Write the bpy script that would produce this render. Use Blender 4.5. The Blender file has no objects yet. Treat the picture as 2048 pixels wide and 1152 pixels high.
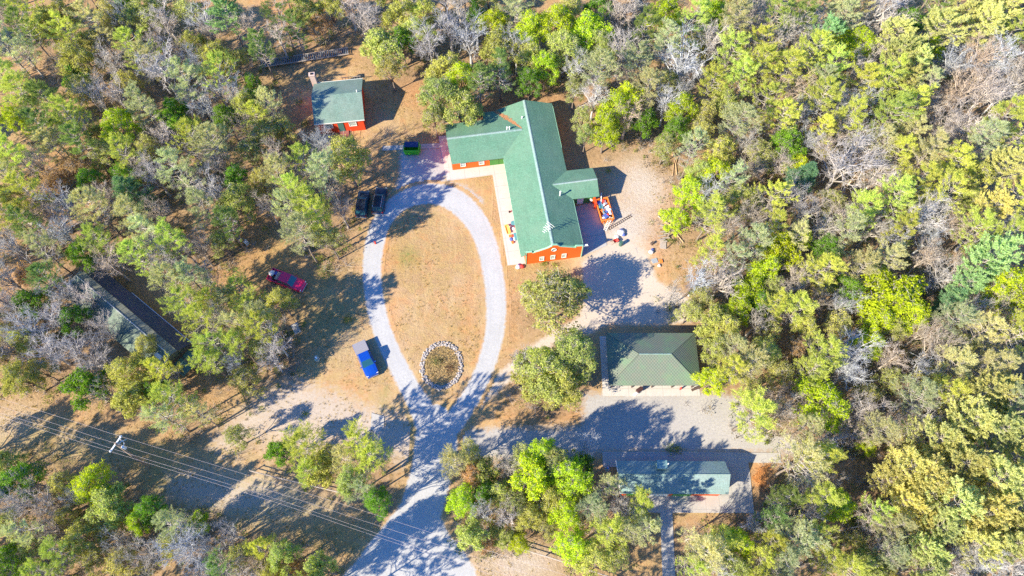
import bpy, bmesh, math, random
import numpy as np
from mathutils import Vector, Matrix

# ------------------------------------------------------------------ camera, sky, sun, exposure
F, CAM_H, TILT = 1400.0, 95.0, math.radians(25)      # focal length in px of a 2048 px wide frame
CT, ST = math.cos(TILT), math.sin(TILT)
sc = bpy.context.scene
COL = sc.collection
cam = bpy.data.cameras.new('camera')
cam.sensor_width = 36.0
cam.lens = 36.0 * F / 2048.0
cam.clip_start = 1.0
cam.clip_end = 3000.0
camo = bpy.data.objects.new('camera', cam)
COL.objects.link(camo)
camo.location = (0, 0, CAM_H)
camo.rotation_euler = (TILT, 0, 0)
sc.camera = camo

SUN_EL, SHADOW_AZ = math.radians(33), math.radians(33)   # shadows fall toward +X, turned 33 deg to +Y
world = bpy.data.worlds.new("World")
sc.world = world
world.use_nodes = True
wn = world.node_tree
sky = wn.nodes.new('ShaderNodeTexSky')
sky.sky_type = 'NISHITA'
sky.sun_disc = False
sky.sun_elevation = SUN_EL
# nishita: rotation 0 puts the sun at +Y and turns clockwise
sdx, sdy = -math.cos(SHADOW_AZ), -math.sin(SHADOW_AZ)
sky.sun_rotation = math.atan2(sdx, sdy)
sky.air_density = 1.3
sky.dust_density = 0.0
sky.ozone_density = 10.0
tint = wn.nodes.new('ShaderNodeMix'); tint.data_type = 'RGBA'; tint.blend_type = 'MULTIPLY'; tint.inputs[0].default_value = 1.0
tint.inputs[7].default_value = (0.55, 0.92, 1.25, 1)            # deep clear autumn sky
wn.links.new(sky.outputs[0], tint.inputs[6]); wn.links.new(tint.outputs[2], wn.nodes['Background'].inputs[0])
wn.nodes['Background'].inputs[1].default_value = 0.10
sun = bpy.data.lights.new('sun', 'SUN')
sun.energy = 5.0
sun.angle = math.radians(0.55)
sun.color = (1.0, 0.87, 0.64)
suno = bpy.data.objects.new('sun', sun)
COL.objects.link(suno)
sd = Vector((sdx * math.cos(SUN_EL), sdy * math.cos(SUN_EL), math.sin(SUN_EL)))
suno.rotation_euler = sd.to_track_quat('Z', 'Y').to_euler()
suno.location = (-60, -40, 120)
sc.view_settings.view_transform = 'Standard'
sc.view_settings.look = 'None'
sc.view_settings.gamma = 1.0
sc.view_settings.exposure = 1.2
try:
    sc.cycles.max_bounces = 6
    sc.cycles.diffuse_bounces = 3
    sc.cycles.transmission_bounces = 4
    sc.cycles.use_denoising = False
except Exception:
    pass

def G(px, py, h=0.0):
    """world point whose picture position is (px, py) of the 2048x1152 frame, at height h"""
    x = (px - 1024) / F; y = (py - 576) / F
    D = CT + y * ST; N = ST - y * CT
    return Vector((x / D * (CAM_H - h), N / D * (CAM_H - h), h))
def SX(py):                                            # px per metre across, on the ground
    return F * (CT + (py - 576) / F * ST) / CAM_H
def PX(p):                                             # the other way round
    X, Y, Z = p
    dz = CAM_H - Z
    d = dz * CT + Y * ST
    return 1024 + F * X / d, 576 + F * (dz * ST - Y * CT) / d

rnd = random.Random(7)
nrg = np.random.default_rng(11)

# ------------------------------------------------------------------ materials
def new_mat(name):
    m = bpy.data.materials.new(name); m.use_nodes = True
    nt = m.node_tree
    for n in list(nt.nodes): nt.nodes.remove(n)
    out = nt.nodes.new('ShaderNodeOutputMaterial')
    return m, nt, out
def N(nt, t, **kw):
    n = nt.nodes.new(t)
    for k, v in kw.items():
        if k.startswith('i_'):
            key = k[2:]
            key = int(key) if key.isdigit() else key.replace('_', ' ')
            n.inputs[key].default_value = v
        else: setattr(n, k, v)
    return n
def L(nt, a, b): nt.links.new(a, b)
def noise(nt, vec, scale, detail=4, rough=0.6, dist=0.0):
    n = N(nt, 'ShaderNodeTexNoise'); n.inputs['Scale'].default_value = scale
    n.inputs['Detail'].default_value = detail; n.inputs['Roughness'].default_value = rough
    n.inputs['Distortion'].default_value = dist
    if vec is not None: L(nt, vec, n.inputs['Vector'])
    return n.outputs['Fac']
def ramp(nt, fac, stops):
    r = N(nt, 'ShaderNodeValToRGB')
    els = r.color_ramp.elements
    while len(els) < len(stops): els.new(0.5)
    for e, (p, c) in zip(els, stops):
        e.position = p; e.color = tuple(c) + (1,) if len(c) == 3 else c
    L(nt, fac, r.inputs[0])
    return r.outputs[0]
def mix(nt, fac, a, b, blend='MIX'):
    m = N(nt, 'ShaderNodeMix', data_type='RGBA', blend_type=blend)
    for sock, v in ((m.inputs[0], fac), (m.inputs[6], a), (m.inputs[7], b)):
        if hasattr(v, 'is_linked') or hasattr(v, 'links'): L(nt, v, sock)
        elif isinstance(v, (int, float)): sock.default_value = v
        else: sock.default_value = tuple(v) + (1,) if len(v) == 3 else v
    return m.outputs[2]
def math_n(nt, op, a, b=None, c=None, clamp=False):
    m = N(nt, 'ShaderNodeMath', operation=op); m.use_clamp = clamp
    for i, v in enumerate((a, b, c)):
        if v is None: continue
        if isinstance(v, (int, float)): m.inputs[i].default_value = v
        else: L(nt, v, m.inputs[i])
    return m.outputs[0]
def coords(nt, kind='Object'):
    return N(nt, 'ShaderNodeTexCoord').outputs[kind]
def wpos(nt):
    return N(nt, 'ShaderNodeNewGeometry').outputs['Position']
def principled(nt, out, col, rough=0.9, bump=None, bstr=0.3, bdist=0.05, metal=0.0, spec=None):
    b = N(nt, 'ShaderNodeBsdfPrincipled')
    if isinstance(col, (tuple, list)): b.inputs['Base Color'].default_value = tuple(col) + (1,) if len(col) == 3 else col
    else: L(nt, col, b.inputs['Base Color'])
    if isinstance(rough, (int, float)): b.inputs['Roughness'].default_value = rough
    else: L(nt, rough, b.inputs['Roughness'])
    b.inputs['Metallic'].default_value = metal
    if spec is not None: b.inputs['Specular IOR Level'].default_value = spec
    if bump is not None:
        bn = N(nt, 'ShaderNodeBump'); bn.inputs['Strength'].default_value = bstr; bn.inputs['Distance'].default_value = bdist
        L(nt, bump, bn.inputs['Height']); L(nt, bn.outputs[0], b.inputs['Normal'])
    L(nt, b.outputs[0], out.inputs[0])
    return b
def simple(name, col, rough=0.7, var=0.15, scale=3.0, metal=0.0, spec=None):
    m, nt, out = new_mat(name)
    n = noise(nt, coords(nt), scale, 5)
    c = tuple(col)
    cc = mix(nt, n, tuple(x * (1 - var) for x in c), tuple(min(1, x * (1 + var)) for x in c))
    principled(nt, out, cc, rough, metal=metal, spec=spec)
    return m
M = {}
M['trim_white'] = simple('white_trim', (.75, .75, .72))
M['trim_green'] = simple('green_trim', (.30, .58, .40), .5)
M['glass'] = simple('window_glass', (.03, .05, .06), .08, spec=.8)
M['window_light'] = simple('window_blind', (.30, .36, .36), .3, .8, 2.5)
M['metal'] = simple('galvanised_metal', (.55, .57, .6), .4, metal=.5)
M['pvc'] = simple('white_pipe', (.8, .8, .8), .5)
M['wood_grey'] = simple('weathered_wood', (.38, .33, .30), .9, .3, 8)
M['wood_tan'] = simple('tan_lumber', (.55, .38, .22), .9, .25, 8)
M['wood_dark'] = simple('dark_timber', (.10, .07, .06), .9, .3, 8)
M['rubber'] = simple('tyre_rubber', (.02, .02, .022), .9)
M['black'] = simple('black_plastic', (.02, .02, .022), .6)
M['chrome'] = simple('chrome', (.7, .72, .75), .2, .05, metal=.9)
M['white_paint'] = simple('white_paint', (.78, .78, .78), .5)
M['brick'] = simple('pale_brick', (.55, .42, .38), .9, .35, 14)
M['orange'] = simple('orange_paint', (.80, .22, .04), .6, .2, 4)
M['green_bin'] = simple('green_paint', (.08, .50, .02), .45, .25, 3)
M['blue_band'] = simple('blue_band', (.03, .25, .60), .5)
M['cloth_white'] = simple('white_cloth', (.75, .74, .76), .9, .15, 5)
M['tarp_blue'] = simple('blue_tarp', (.07, .12, .40), .8, .4, 5)
M['teal_tarp'] = simple('teal_tarp', (.08, .30, .36), .7, .4, 5)
M['red_cloth'] = simple('red_fabric', (.60, .05, .04), .8, .3, 5)
M['yellow_plastic'] = simple('yellow_plastic', (.85, .52, .12), .6, .2, 4)
M['stone'] = simple('pale_stone', (.40, .37, .36), .9, .6, 2.2)
M['wire'] = simple('bare_wire', (.52, .45, .45), .6, .05)
M['pole_wood'] = simple('pole_wood', (.38, .28, .20), .9, .3, 4)

def m_shingle(name, col, dark=.62, streak=False):
    m, nt, out = new_mat(name)
    co = coords(nt)
    sp = N(nt, 'ShaderNodeMapping'); sp.inputs['Scale'].default_value = (1, 1, 1); L(nt, co, sp.inputs[0])
    fine = noise(nt, sp.outputs[0], 5.5, 3, .75)
    big = noise(nt, co, .35, 4, .6)
    b = N(nt, 'ShaderNodeTexBrick'); b.inputs['Scale'].default_value = 1.0
    b.inputs['Brick Width'].default_value = .5; b.inputs['Row Height'].default_value = .28
    b.inputs['Mortar Size'].default_value = .02
    b.inputs['Color1'].default_value = (1, 1, 1, 1); b.inputs['Color2'].default_value = (.72, .72, .72, 1); b.inputs['Mortar'].default_value = (.45, .45, .45, 1)
    L(nt, co, b.inputs['Vector'])
    c1 = ramp(nt, fine, [(.25, [x * dark for x in col]), (.5, col), (.78, [min(1, x * 1.35 + .015) for x in col])])
    c2 = mix(nt, .4, c1, b.outputs['Color'], 'MULTIPLY')
    st_ = N(nt, 'ShaderNodeMapping'); st_.inputs['Scale'].default_value = (.9, .25, 1); L(nt, co, st_.inputs[0])
    stn = noise(nt, st_.outputs[0], 1.0, 5, .7)
    c2 = mix(nt, ramp(nt, stn, [(.48, (0, 0, 0)), (.66, (.45, .45, .45))]), c2, [x * .62 for x in col])
    lfn = noise(nt, co, 9.0, 2, .5)
    c2 = mix(nt, ramp(nt, lfn, [(.70, (0, 0, 0)), (.74, (.6, .6, .6))]), c2, (.34, .22, .12))
    c3 = mix(nt, ramp(nt, big, [(.35, (0, 0, 0)), (.7, (.35, .35, .35))]), c2, [col[0] * 1.5 + .03, col[1] * 1.1, col[2] * 1.2])
    h = math_n(nt, 'ADD', math_n(nt, 'MULTIPLY', fine, .6), b.outputs['Fac'])
    principled(nt, out, c3, .92, bump=fine, bstr=.9, bdist=.05)
    return m
M['roof_green'] = m_shingle('green_shingles', (.112, .265, .18))
M['roof_sage'] = m_shingle('sage_shingles', (.165, .270, .235))
M['roof_teal'] = m_shingle('teal_shingles', (.20, .33, .33))
M['roof_ridge'] = m_shingle('ridge_cap_shingles', (.24, .38, .35))
M['roof_moss'] = m_shingle('mossy_shingles', (.10, .14, .11))
M['roof_asphalt'] = m_shingle('asphalt_shingles', (.085, .10, .12))

def m_siding(name, col, pitch=.30):
    m, nt, out = new_mat(name)
    co = coords(nt)
    s = N(nt, 'ShaderNodeSeparateXYZ'); L(nt, co, s.inputs[0])
    fx = math_n(nt, 'FRACT', math_n(nt, 'DIVIDE', math_n(nt, 'ADD', s.outputs[0], s.outputs[1]), pitch))
    groove = math_n(nt, 'LESS_THAN', fx, .16)
    nz = noise(nt, co, 2.5, 5)
    c = mix(nt, nz, [x * .85 for x in col], [min(1, x * 1.12) for x in col])
    c = mix(nt, math_n(nt, 'MULTIPLY', groove, .45), c, [x * .45 for x in col])
    principled(nt, out, c, .75, bump=groove, bstr=-.6, bdist=.03)
    return m
M['siding_red'] = m_siding('red_board_siding', (.88, .125, .008))
M['siding_red2'] = m_siding('red_plank_siding', (.70, .06, .012))
M['siding_green'] = m_siding('green_board_siding', (.06, .26, .05))
M['siding_grey'] = m_siding('dull_green_siding', (.16, .20, .17))

def m_tileroof():
    m, nt, out = new_mat('ribbed_metal_roof')
    co = coords(nt)
    s = N(nt, 'ShaderNodeSeparateXYZ'); L(nt, co, s.inputs[0])
    a = math_n(nt, 'SINE', math_n(nt, 'MULTIPLY', s.outputs[0], 2 * math.pi / .42))
    b = math_n(nt, 'SINE', math_n(nt, 'MULTIPLY', s.outputs[1], 2 * math.pi / .42))
    t = math_n(nt, 'MULTIPLY', math_n(nt, 'ADD', math_n(nt, 'MULTIPLY', a, b), 1), .5)
    big = noise(nt, co, .45, 4, .65)
    c1 = ramp(nt, t, [(.15, (.105, .145, .11)), (.55, (.15, .19, .15)), (.9, (.19, .215, .18))])
    c2 = mix(nt, ramp(nt, big, [(.45, (0, 0, 0)), (.62, (1, 1, 1))]), c1, (.13, .25, .14), 'MIX')
    c2 = mix(nt, .55, c1, c2)
    # brownish needle litter
    nl = noise(nt, co, 1.3, 5, .7)
    c3 = mix(nt, ramp(nt, nl, [(.5, (0, 0, 0)), (.75, (.4, .4, .4))]), c2, (.24, .19, .15))
    principled(nt, out, c3, .75, bump=t, bstr=.5, bdist=.04)
    return m
M['roof_tile'] = m_tileroof()

def paint(name, col, rough=.25, metal=0.0):
    m, nt, out = new_mat(name)
    n = noise(nt, coords(nt), 3, 4)
    cc = mix(nt, n, tuple(x * .92 for x in col), tuple(min(1, x * 1.08 + .003) for x in col))
    b = principled(nt, out, cc, rough, metal=metal)
    b.inputs['Coat Weight'].default_value = .5; b.inputs['Coat Roughness'].default_value = .1
    return m
M['paint_blue'] = paint('blue_car_paint', (.004, .06, .42))
M['paint_red'] = paint('red_car_paint', (.75, .01, .10))
M['paint_dark'] = paint('dark_navy_car_paint', (.012, .022, .05))
M['paint_dark2'] = paint('black_car_paint', (.010, .013, .03))
M['car_glass'] = simple('car_glass', (.02, .10, .13), .06, .2, 3, spec=1.0)
M['tonneau'] = simple('grey_vinyl_cover', (.26, .26, .31), .7, .12, 6)
M['lamp'] = simple('lamp_lens', (.75, .75, .72), .15)
M['tail'] = simple('tail_lens', (.4, .01, .01), .2)

# foliage: the object's own colour times the leaf's variation
def m_leaf(name, trans=.4, var=.5, hue=(1, 1, 1)):
    m, nt, out = new_mat(name)
    oi = N(nt, 'ShaderNodeObjectInfo')
    at = N(nt, 'ShaderNodeAttribute', attribute_name='leafvar')
    s = N(nt, 'ShaderNodeSeparateColor'); L(nt, at.outputs['Color'], s.inputs[0])
    c = mix(nt, 1.0, oi.outputs['Color'], ramp(nt, s.outputs[0], [(0, (.45, .50, .55)), (.5, (1, 1, 1)), (1, (1.38, 1.36, 1.0))]), 'MULTIPLY')
    # a few dull brownish / greyish leaves
    c = mix(nt, s.outputs[1], c, (.27, .21, .15))
    d = N(nt, 'ShaderNodeBsdfDiffuse'); t = N(nt, 'ShaderNodeBsdfTranslucent')
    L(nt, c, d.inputs[0]); L(nt, mix(nt, 1.0, c, (1.1, 1.15, .6), 'MULTIPLY'), t.inputs[0])
    ms = N(nt, 'ShaderNodeMixShader'); ms.inputs[0].default_value = trans
    L(nt, d.outputs[0], ms.inputs[1]); L(nt, t.outputs[0], ms.inputs[2]); L(nt, ms.outputs[0], out.inputs[0])
    return m
M['leaf'] = m_leaf('leaf_foliage', .46)
M['needle'] = m_leaf('needle_foliage', .42)
M['bark'] = simple('tree_bark', (.24, .20, .17), .95, .35, 6)
M['twig'] = simple('grey_twigs', (.52, .48, .45), .95, .35, 2)
def m_tint(name):
    m, nt, out = new_mat(name)
    oi = N(nt, 'ShaderNodeObjectInfo')
    n = noise(nt, coords(nt), 1.2, 4)
    c = mix(nt, 1.0, oi.outputs['Color'], ramp(nt, n, [(.3, (.7, .7, .7)), (.7, (1.2, 1.2, 1.2))]), 'MULTIPLY')
    principled(nt, out, c, .95)
    return m
M['bare'] = m_tint('bare_branch_bark')

# ------------------------------------------------------------------ mesh helpers
def link(o, parent=None):
    COL.objects.link(o)
    if parent is not None: o.parent = parent
    return o
def tag(o, label=None, cat=None, group=None, kind=None):
    if label: o['label'] = label
    if cat: o['category'] = cat
    if group: o['group'] = group
    if kind: o['kind'] = kind
    return o
def thing(name, label, cat, loc=(0, 0, 0), rz=0.0, group=None):
    o = bpy.data.objects.new(name, None); o.empty_display_size = .5
    COL.objects.link(o); o.location = loc; o.rotation_euler = (0, 0, rz)
    return tag(o, label, cat, group)
def copy_tree(o, parent=None):
    c = o.copy(); COL.objects.link(c)
    if parent is not None: c.parent = parent
    for ch in list(o.children): copy_tree(ch, c)
    return c
class MB:
    def __init__(s): s.v = []; s.f = []
    def add(s, vs, fs):
        n = len(s.v); s.v += [tuple(v) for v in vs]; s.f += [tuple(i + n for i in f) for f in fs]; return s
    def box(s, c, d, rz=0.0, rot=None):
        x, y, z = d[0] / 2, d[1] / 2, d[2] / 2
        R = rot if rot is not None else Matrix.Rotation(rz, 3, 'Z')
        vs = [Vector(c) + R @ Vector(p) for p in ((-x, -y, -z), (x, -y, -z), (x, y, -z), (-x, y, -z), (-x, -y, z), (x, -y, z), (x, y, z), (-x, y, z))]
        return s.add(vs, [(3, 2, 1, 0), (4, 5, 6, 7), (0, 1, 5, 4), (1, 2, 6, 5), (2, 3, 7, 6), (3, 0, 4, 7)])
    def tube(s, pts, rad, n=6, cap=True):
        pts = [Vector(p) for p in pts]
        if isinstance(rad, (int, float)): rad = [rad] * len(pts)
        base = len(s.v)
        for i, p in enumerate(pts):
            d = (pts[min(i + 1, len(pts) - 1)] - pts[max(i - 1, 0)])
            d = d.normalized() if d.length > 1e-9 else Vector((0, 0, 1))
            a = d.cross(Vector((0, 0, 1)) if abs(d.z) < .9 else Vector((1, 0, 0))).normalized(); b = d.cross(a)
            for k in range(n):
                t = 2 * math.pi * k / n
                s.v.append(tuple(p + (a * math.cos(t) + b * math.sin(t)) * rad[i]))
        for i in range(len(pts) - 1):
            for k in range(n):
                k2 = (k + 1) % n
                s.f.append((base + i * n + k, base + i * n + k2, base + (i + 1) * n + k2, base + (i + 1) * n + k))
        if cap:
            s.f.append(tuple(base + k for k in range(n))[::-1]); e = base + (len(pts) - 1) * n
            s.f.append(tuple(e + k for k in range(n)))
        return s
    def slab(s, poly, th, down=True):
        """closed slab from a 3-D polygon; th thickness measured straight down"""
        n = len(poly); top = [Vector(p) for p in poly]; bot = [p - Vector((0, 0, th)) for p in top]
        return s.add(top + bot, [tuple(range(n)), tuple(range(2 * n - 1, n - 1, -1))] + [(i, i + n, (i + 1) % n + n, (i + 1) % n) for i in range(n)])
    def prism(s, poly, z0, z1):
        n = len(poly)
        return s.add([(p[0], p[1], z0) for p in poly] + [(p[0], p[1], z1) for p in poly],
                     [tuple(range(n - 1, -1, -1)), tuple(range(n, 2 * n))] + [(i, (i + 1) % n, (i + 1) % n + n, i + n) for i in range(n)])
    def wall(s, poly_xz, y0, y1):
        """extrude an outline in x,z between y0 and y1"""
        n = len(poly_xz)
        return s.add([(p[0], y0, p[1]) for p in poly_xz] + [(p[0], y1, p[1]) for p in poly_xz],
                     [tuple(range(n)), tuple(range(2 * n - 1, n - 1, -1))] + [(i, i + n, (i + 1) % n + n, (i + 1) % n) for i in range(n)])
    def build(s, name, mat, parent=None, loc=None, smooth=False, bevel=0.0):
        me = bpy.data.meshes.new(name); me.from_pydata(s.v, [], s.f); me.update()
        bm = bmesh.new(); bm.from_mesh(me); bmesh.ops.recalc_face_normals(bm, faces=bm.faces)
        if bevel > 0:
            bmesh.ops.bevel(bm, geom=[e for e in bm.edges if e.calc_face_angle(0) > .5], offset=bevel, segments=2, affect='EDGES', profile=.6)
        if smooth:
            for f in bm.faces: f.smooth = True
        bm.to_mesh(me); bm.free()
        me.materials.append(mat)
        o = bpy.data.objects.new(name, me); link(o, parent)
        if loc is not None: o.location = loc
        return o
# ------------------------------------------------------------------ ground, roads, paths
def seg_sdf(P, pts):
    """distance to a ribbon; pts = (x, y, halfwidth) in metres; negative inside"""
    best = np.full(len(P), 1e9)
    for (ax, ay, ar), (bx, by, br) in zip(pts[:-1], pts[1:]):
        d = np.array([bx - ax, by - ay]); l2 = max(d @ d, 1e-9)
        t = np.clip(((P[:, 0] - ax) * d[0] + (P[:, 1] - ay) * d[1]) / l2, 0, 1)
        dist = np.hypot(P[:, 0] - ax - t * d[0], P[:, 1] - ay - t * d[1]) - (ar + (br - ar) * t)
        best = np.minimum(best, dist)
    return best
def poly_sdf(P, poly):
    poly = np.array(poly); n = len(poly)
    d = np.full(len(P), 1e9); inside = np.zeros(len(P), bool)
    for i in range(n):
        a = poly[i]; b = poly[(i + 1) % n]; e = b - a; w = P - a
        t = np.clip((w @ e) / max(e @ e, 1e-9), 0, 1)
        d = np.minimum(d, np.hypot(*(w - t[:, None] * e).T))
        c = ((a[1] <= P[:, 1]) & (b[1] > P[:, 1])) | ((b[1] <= P[:, 1]) & (a[1] > P[:, 1]))
        with np.errstate(divide='ignore', invalid='ignore'):
            xi = a[0] + (P[:, 1] - a[1]) / (b[1] - a[1] if b[1] != a[1] else 1e-9) * (b[0] - a[0])
        inside ^= c & (P[:, 0] < xi)
    return np.where(inside, -d, d)
def ribbon_px(pts):
    out = []
    for x, y, w in pts:
        g = G(x, y); out.append((g.x, g.y, w / SX(y)))
    return out
def poly_px(pts): return [tuple(G(x, y)[:2]) for x, y in pts]
def smooth_line(pts, k=6):
    out = []
    n = len(pts)
    for i in range(n - 1):
        p0 = pts[max(i - 1, 0)]; p1 = pts[i]; p2 = pts[i + 1]; p3 = pts[min(i + 2, n - 1)]
        for j in range(k):
            t = j / k
            out.append(tuple(.5 * ((2 * b) + (-a + c) * t + (2 * a - 5 * b + 4 * c - d) * t * t + (-a + 3 * b - 3 * c + d) * t ** 3) for a, b, c, d in zip(p0, p1, p2, p3)))
    out.append(pts[-1]); return out

loop_px = [(905, 848, 22), (928, 815, 20), (955, 770, 18), (977, 715, 18), (990, 660, 19), (992, 600, 20), (985, 540, 20), (972, 485, 21), (950, 440, 23), (912, 402, 25), (870, 388, 24), (828, 392, 22), (790, 412, 20), (762, 448, 19), (748, 495, 19), (744, 550, 18), (751, 610, 18), (764, 660, 18), (786, 712, 18), (812, 762, 19), (838, 808, 22), (862, 850, 30)]
entry_px = [(868, 838, 30), (872, 880, 42), (866, 930, 42), (852, 985, 42), (838, 1030, 44), (812, 1085, 56), (785, 1150, 76), (765, 1230, 90)]
RIB_LOOP = smooth_line(ribbon_px(loop_px)); RIB_ENTRY = smooth_line(ribbon_px(entry_px))
POLY_PARK = poly_px([(801, 300), (886, 295), (899, 352), (880, 362), (930, 372), (965, 400), (960, 440), (900, 410), (820, 410), (770, 440), (742, 452), (760, 412), (790, 385), (800, 350)])
POLY_YARD = poly_px([(1165, 525), (1210, 490), (1250, 480), (1290, 500), (1315, 560), (1350, 585), (1395, 605), (1400, 640), (1330, 650), (1215, 648), (1180, 668), (1150, 662), (1168, 600)])
RIB_TRACK = smooth_line(ribbon_px([(958, 800, 7), (984, 770, 8), (1008, 748, 8), (1036, 724, 8), (1082, 689, 9), (1127, 667, 12), (1165, 648, 18), (1200, 630, 24), (1260, 610, 30)]))
RIB_TRACK2 = smooth_line(ribbon_px([(952, 815, 6), (980, 787, 6), (1006, 766, 6), (1034, 745, 6), (1066, 716, 5), (1100, 690, 5)]))
POLY_LOT = poly_px([(1168, 788), (1300, 784), (1440, 786), (1490, 800), (1500, 850), (1610, 880), (1640, 905), (1560, 906), (1205, 903), (1160, 925), (900, 915), (908, 862), (1000, 855), (1100, 858), (1165, 850)])
POLY_WEST = poly_px([(545, 772), (600, 765), (660, 785), (735, 818), (800, 838), (850, 850), (850, 900), (820, 925), (700, 880), (620, 850), (540, 850), (450, 900), (430, 890), (480, 835)])
POLY_SW = poly_px([(330, 940), (420, 955), (560, 985), (560, 1000), (480, 1030), (400, 1020), (330, 1000)])
POLY_MOUTH = poly_px([(800, 1030), (878, 1030), (900, 1072), (930, 1105), (950, 1140), (960, 1200), (640, 1200), (715, 1120)])
POLY_EAST = poly_px([(1190, 405), (1240, 330), (1300, 290), (1345, 330), (1340, 420), (1300, 480), (1310, 570), (1240, 600), (1165, 560), (1170, 520), (1215, 480)])

GX0, GX1, GY0, GY1 = -130.0, 140.0, -30.0, 150.0
def grid_mesh(name, mat, sdf, z, cell, margin, bbox, jitter=0.0):
    x0, x1, y0, y1 = bbox
    nx = int((x1 - x0) / cell) + 1; ny = int((y1 - y0) / cell) + 1
    xs = x0 + np.arange(nx) * cell; ys = y0 + np.arange(ny) * cell
    XX, YY = np.meshgrid(xs, ys); P = np.c_[XX.ravel(), YY.ravel()]
    d = sdf(P)
    inside = (d < margin).reshape(ny, nx)
    cellok = inside[:-1, :-1] | inside[1:, :-1] | inside[:-1, 1:] | inside[1:, 1:]
    idx = np.arange(nx * ny).reshape(ny, nx)
    q = np.stack([idx[:-1, :-1], idx[:-1, 1:], idx[1:, 1:], idx[1:, :-1]], -1)[cellok]
    used = np.unique(q); remap = np.full(nx * ny, -1); remap[used] = np.arange(len(used))
    V = np.c_[P[used], np.full(len(used), z)]; Q = remap[q]
    me = bpy.data.meshes.new(name)
    me.vertices.add(len(V)); me.vertices.foreach_set('co', V.ravel().astype(np.float32))
    me.loops.add(Q.size); me.loops.foreach_set('vertex_index', Q.ravel().astype(np.int32))
    me.polygons.add(len(Q)); me.polygons.foreach_set('loop_start', (np.arange(len(Q)) * 4).astype(np.int32))
    me.update(calc_edges=True)
    a = me.attributes.new('edge', 'FLOAT', 'POINT'); a.data.foreach_set('value', d[used].astype(np.float32))
    me.materials.append(mat)
    o = bpy.data.objects.new(name, me); COL.objects.link(o)
    return o, P[used]

def blob_mask(P, blobs):
    m = np.zeros(len(P))
    for x, y, rx, ry, a in blobs:
        g = G(x, y); sx = SX(y); sy = sx * (CT + (y - 576) / F * ST)
        q = ((P[:, 0] - g.x) / (rx / sx)) ** 2 + ((P[:, 1] - g.y) / (ry / sy)) ** 2
        m = np.maximum(m, a * np.exp(-q * .9))
    return m

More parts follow.
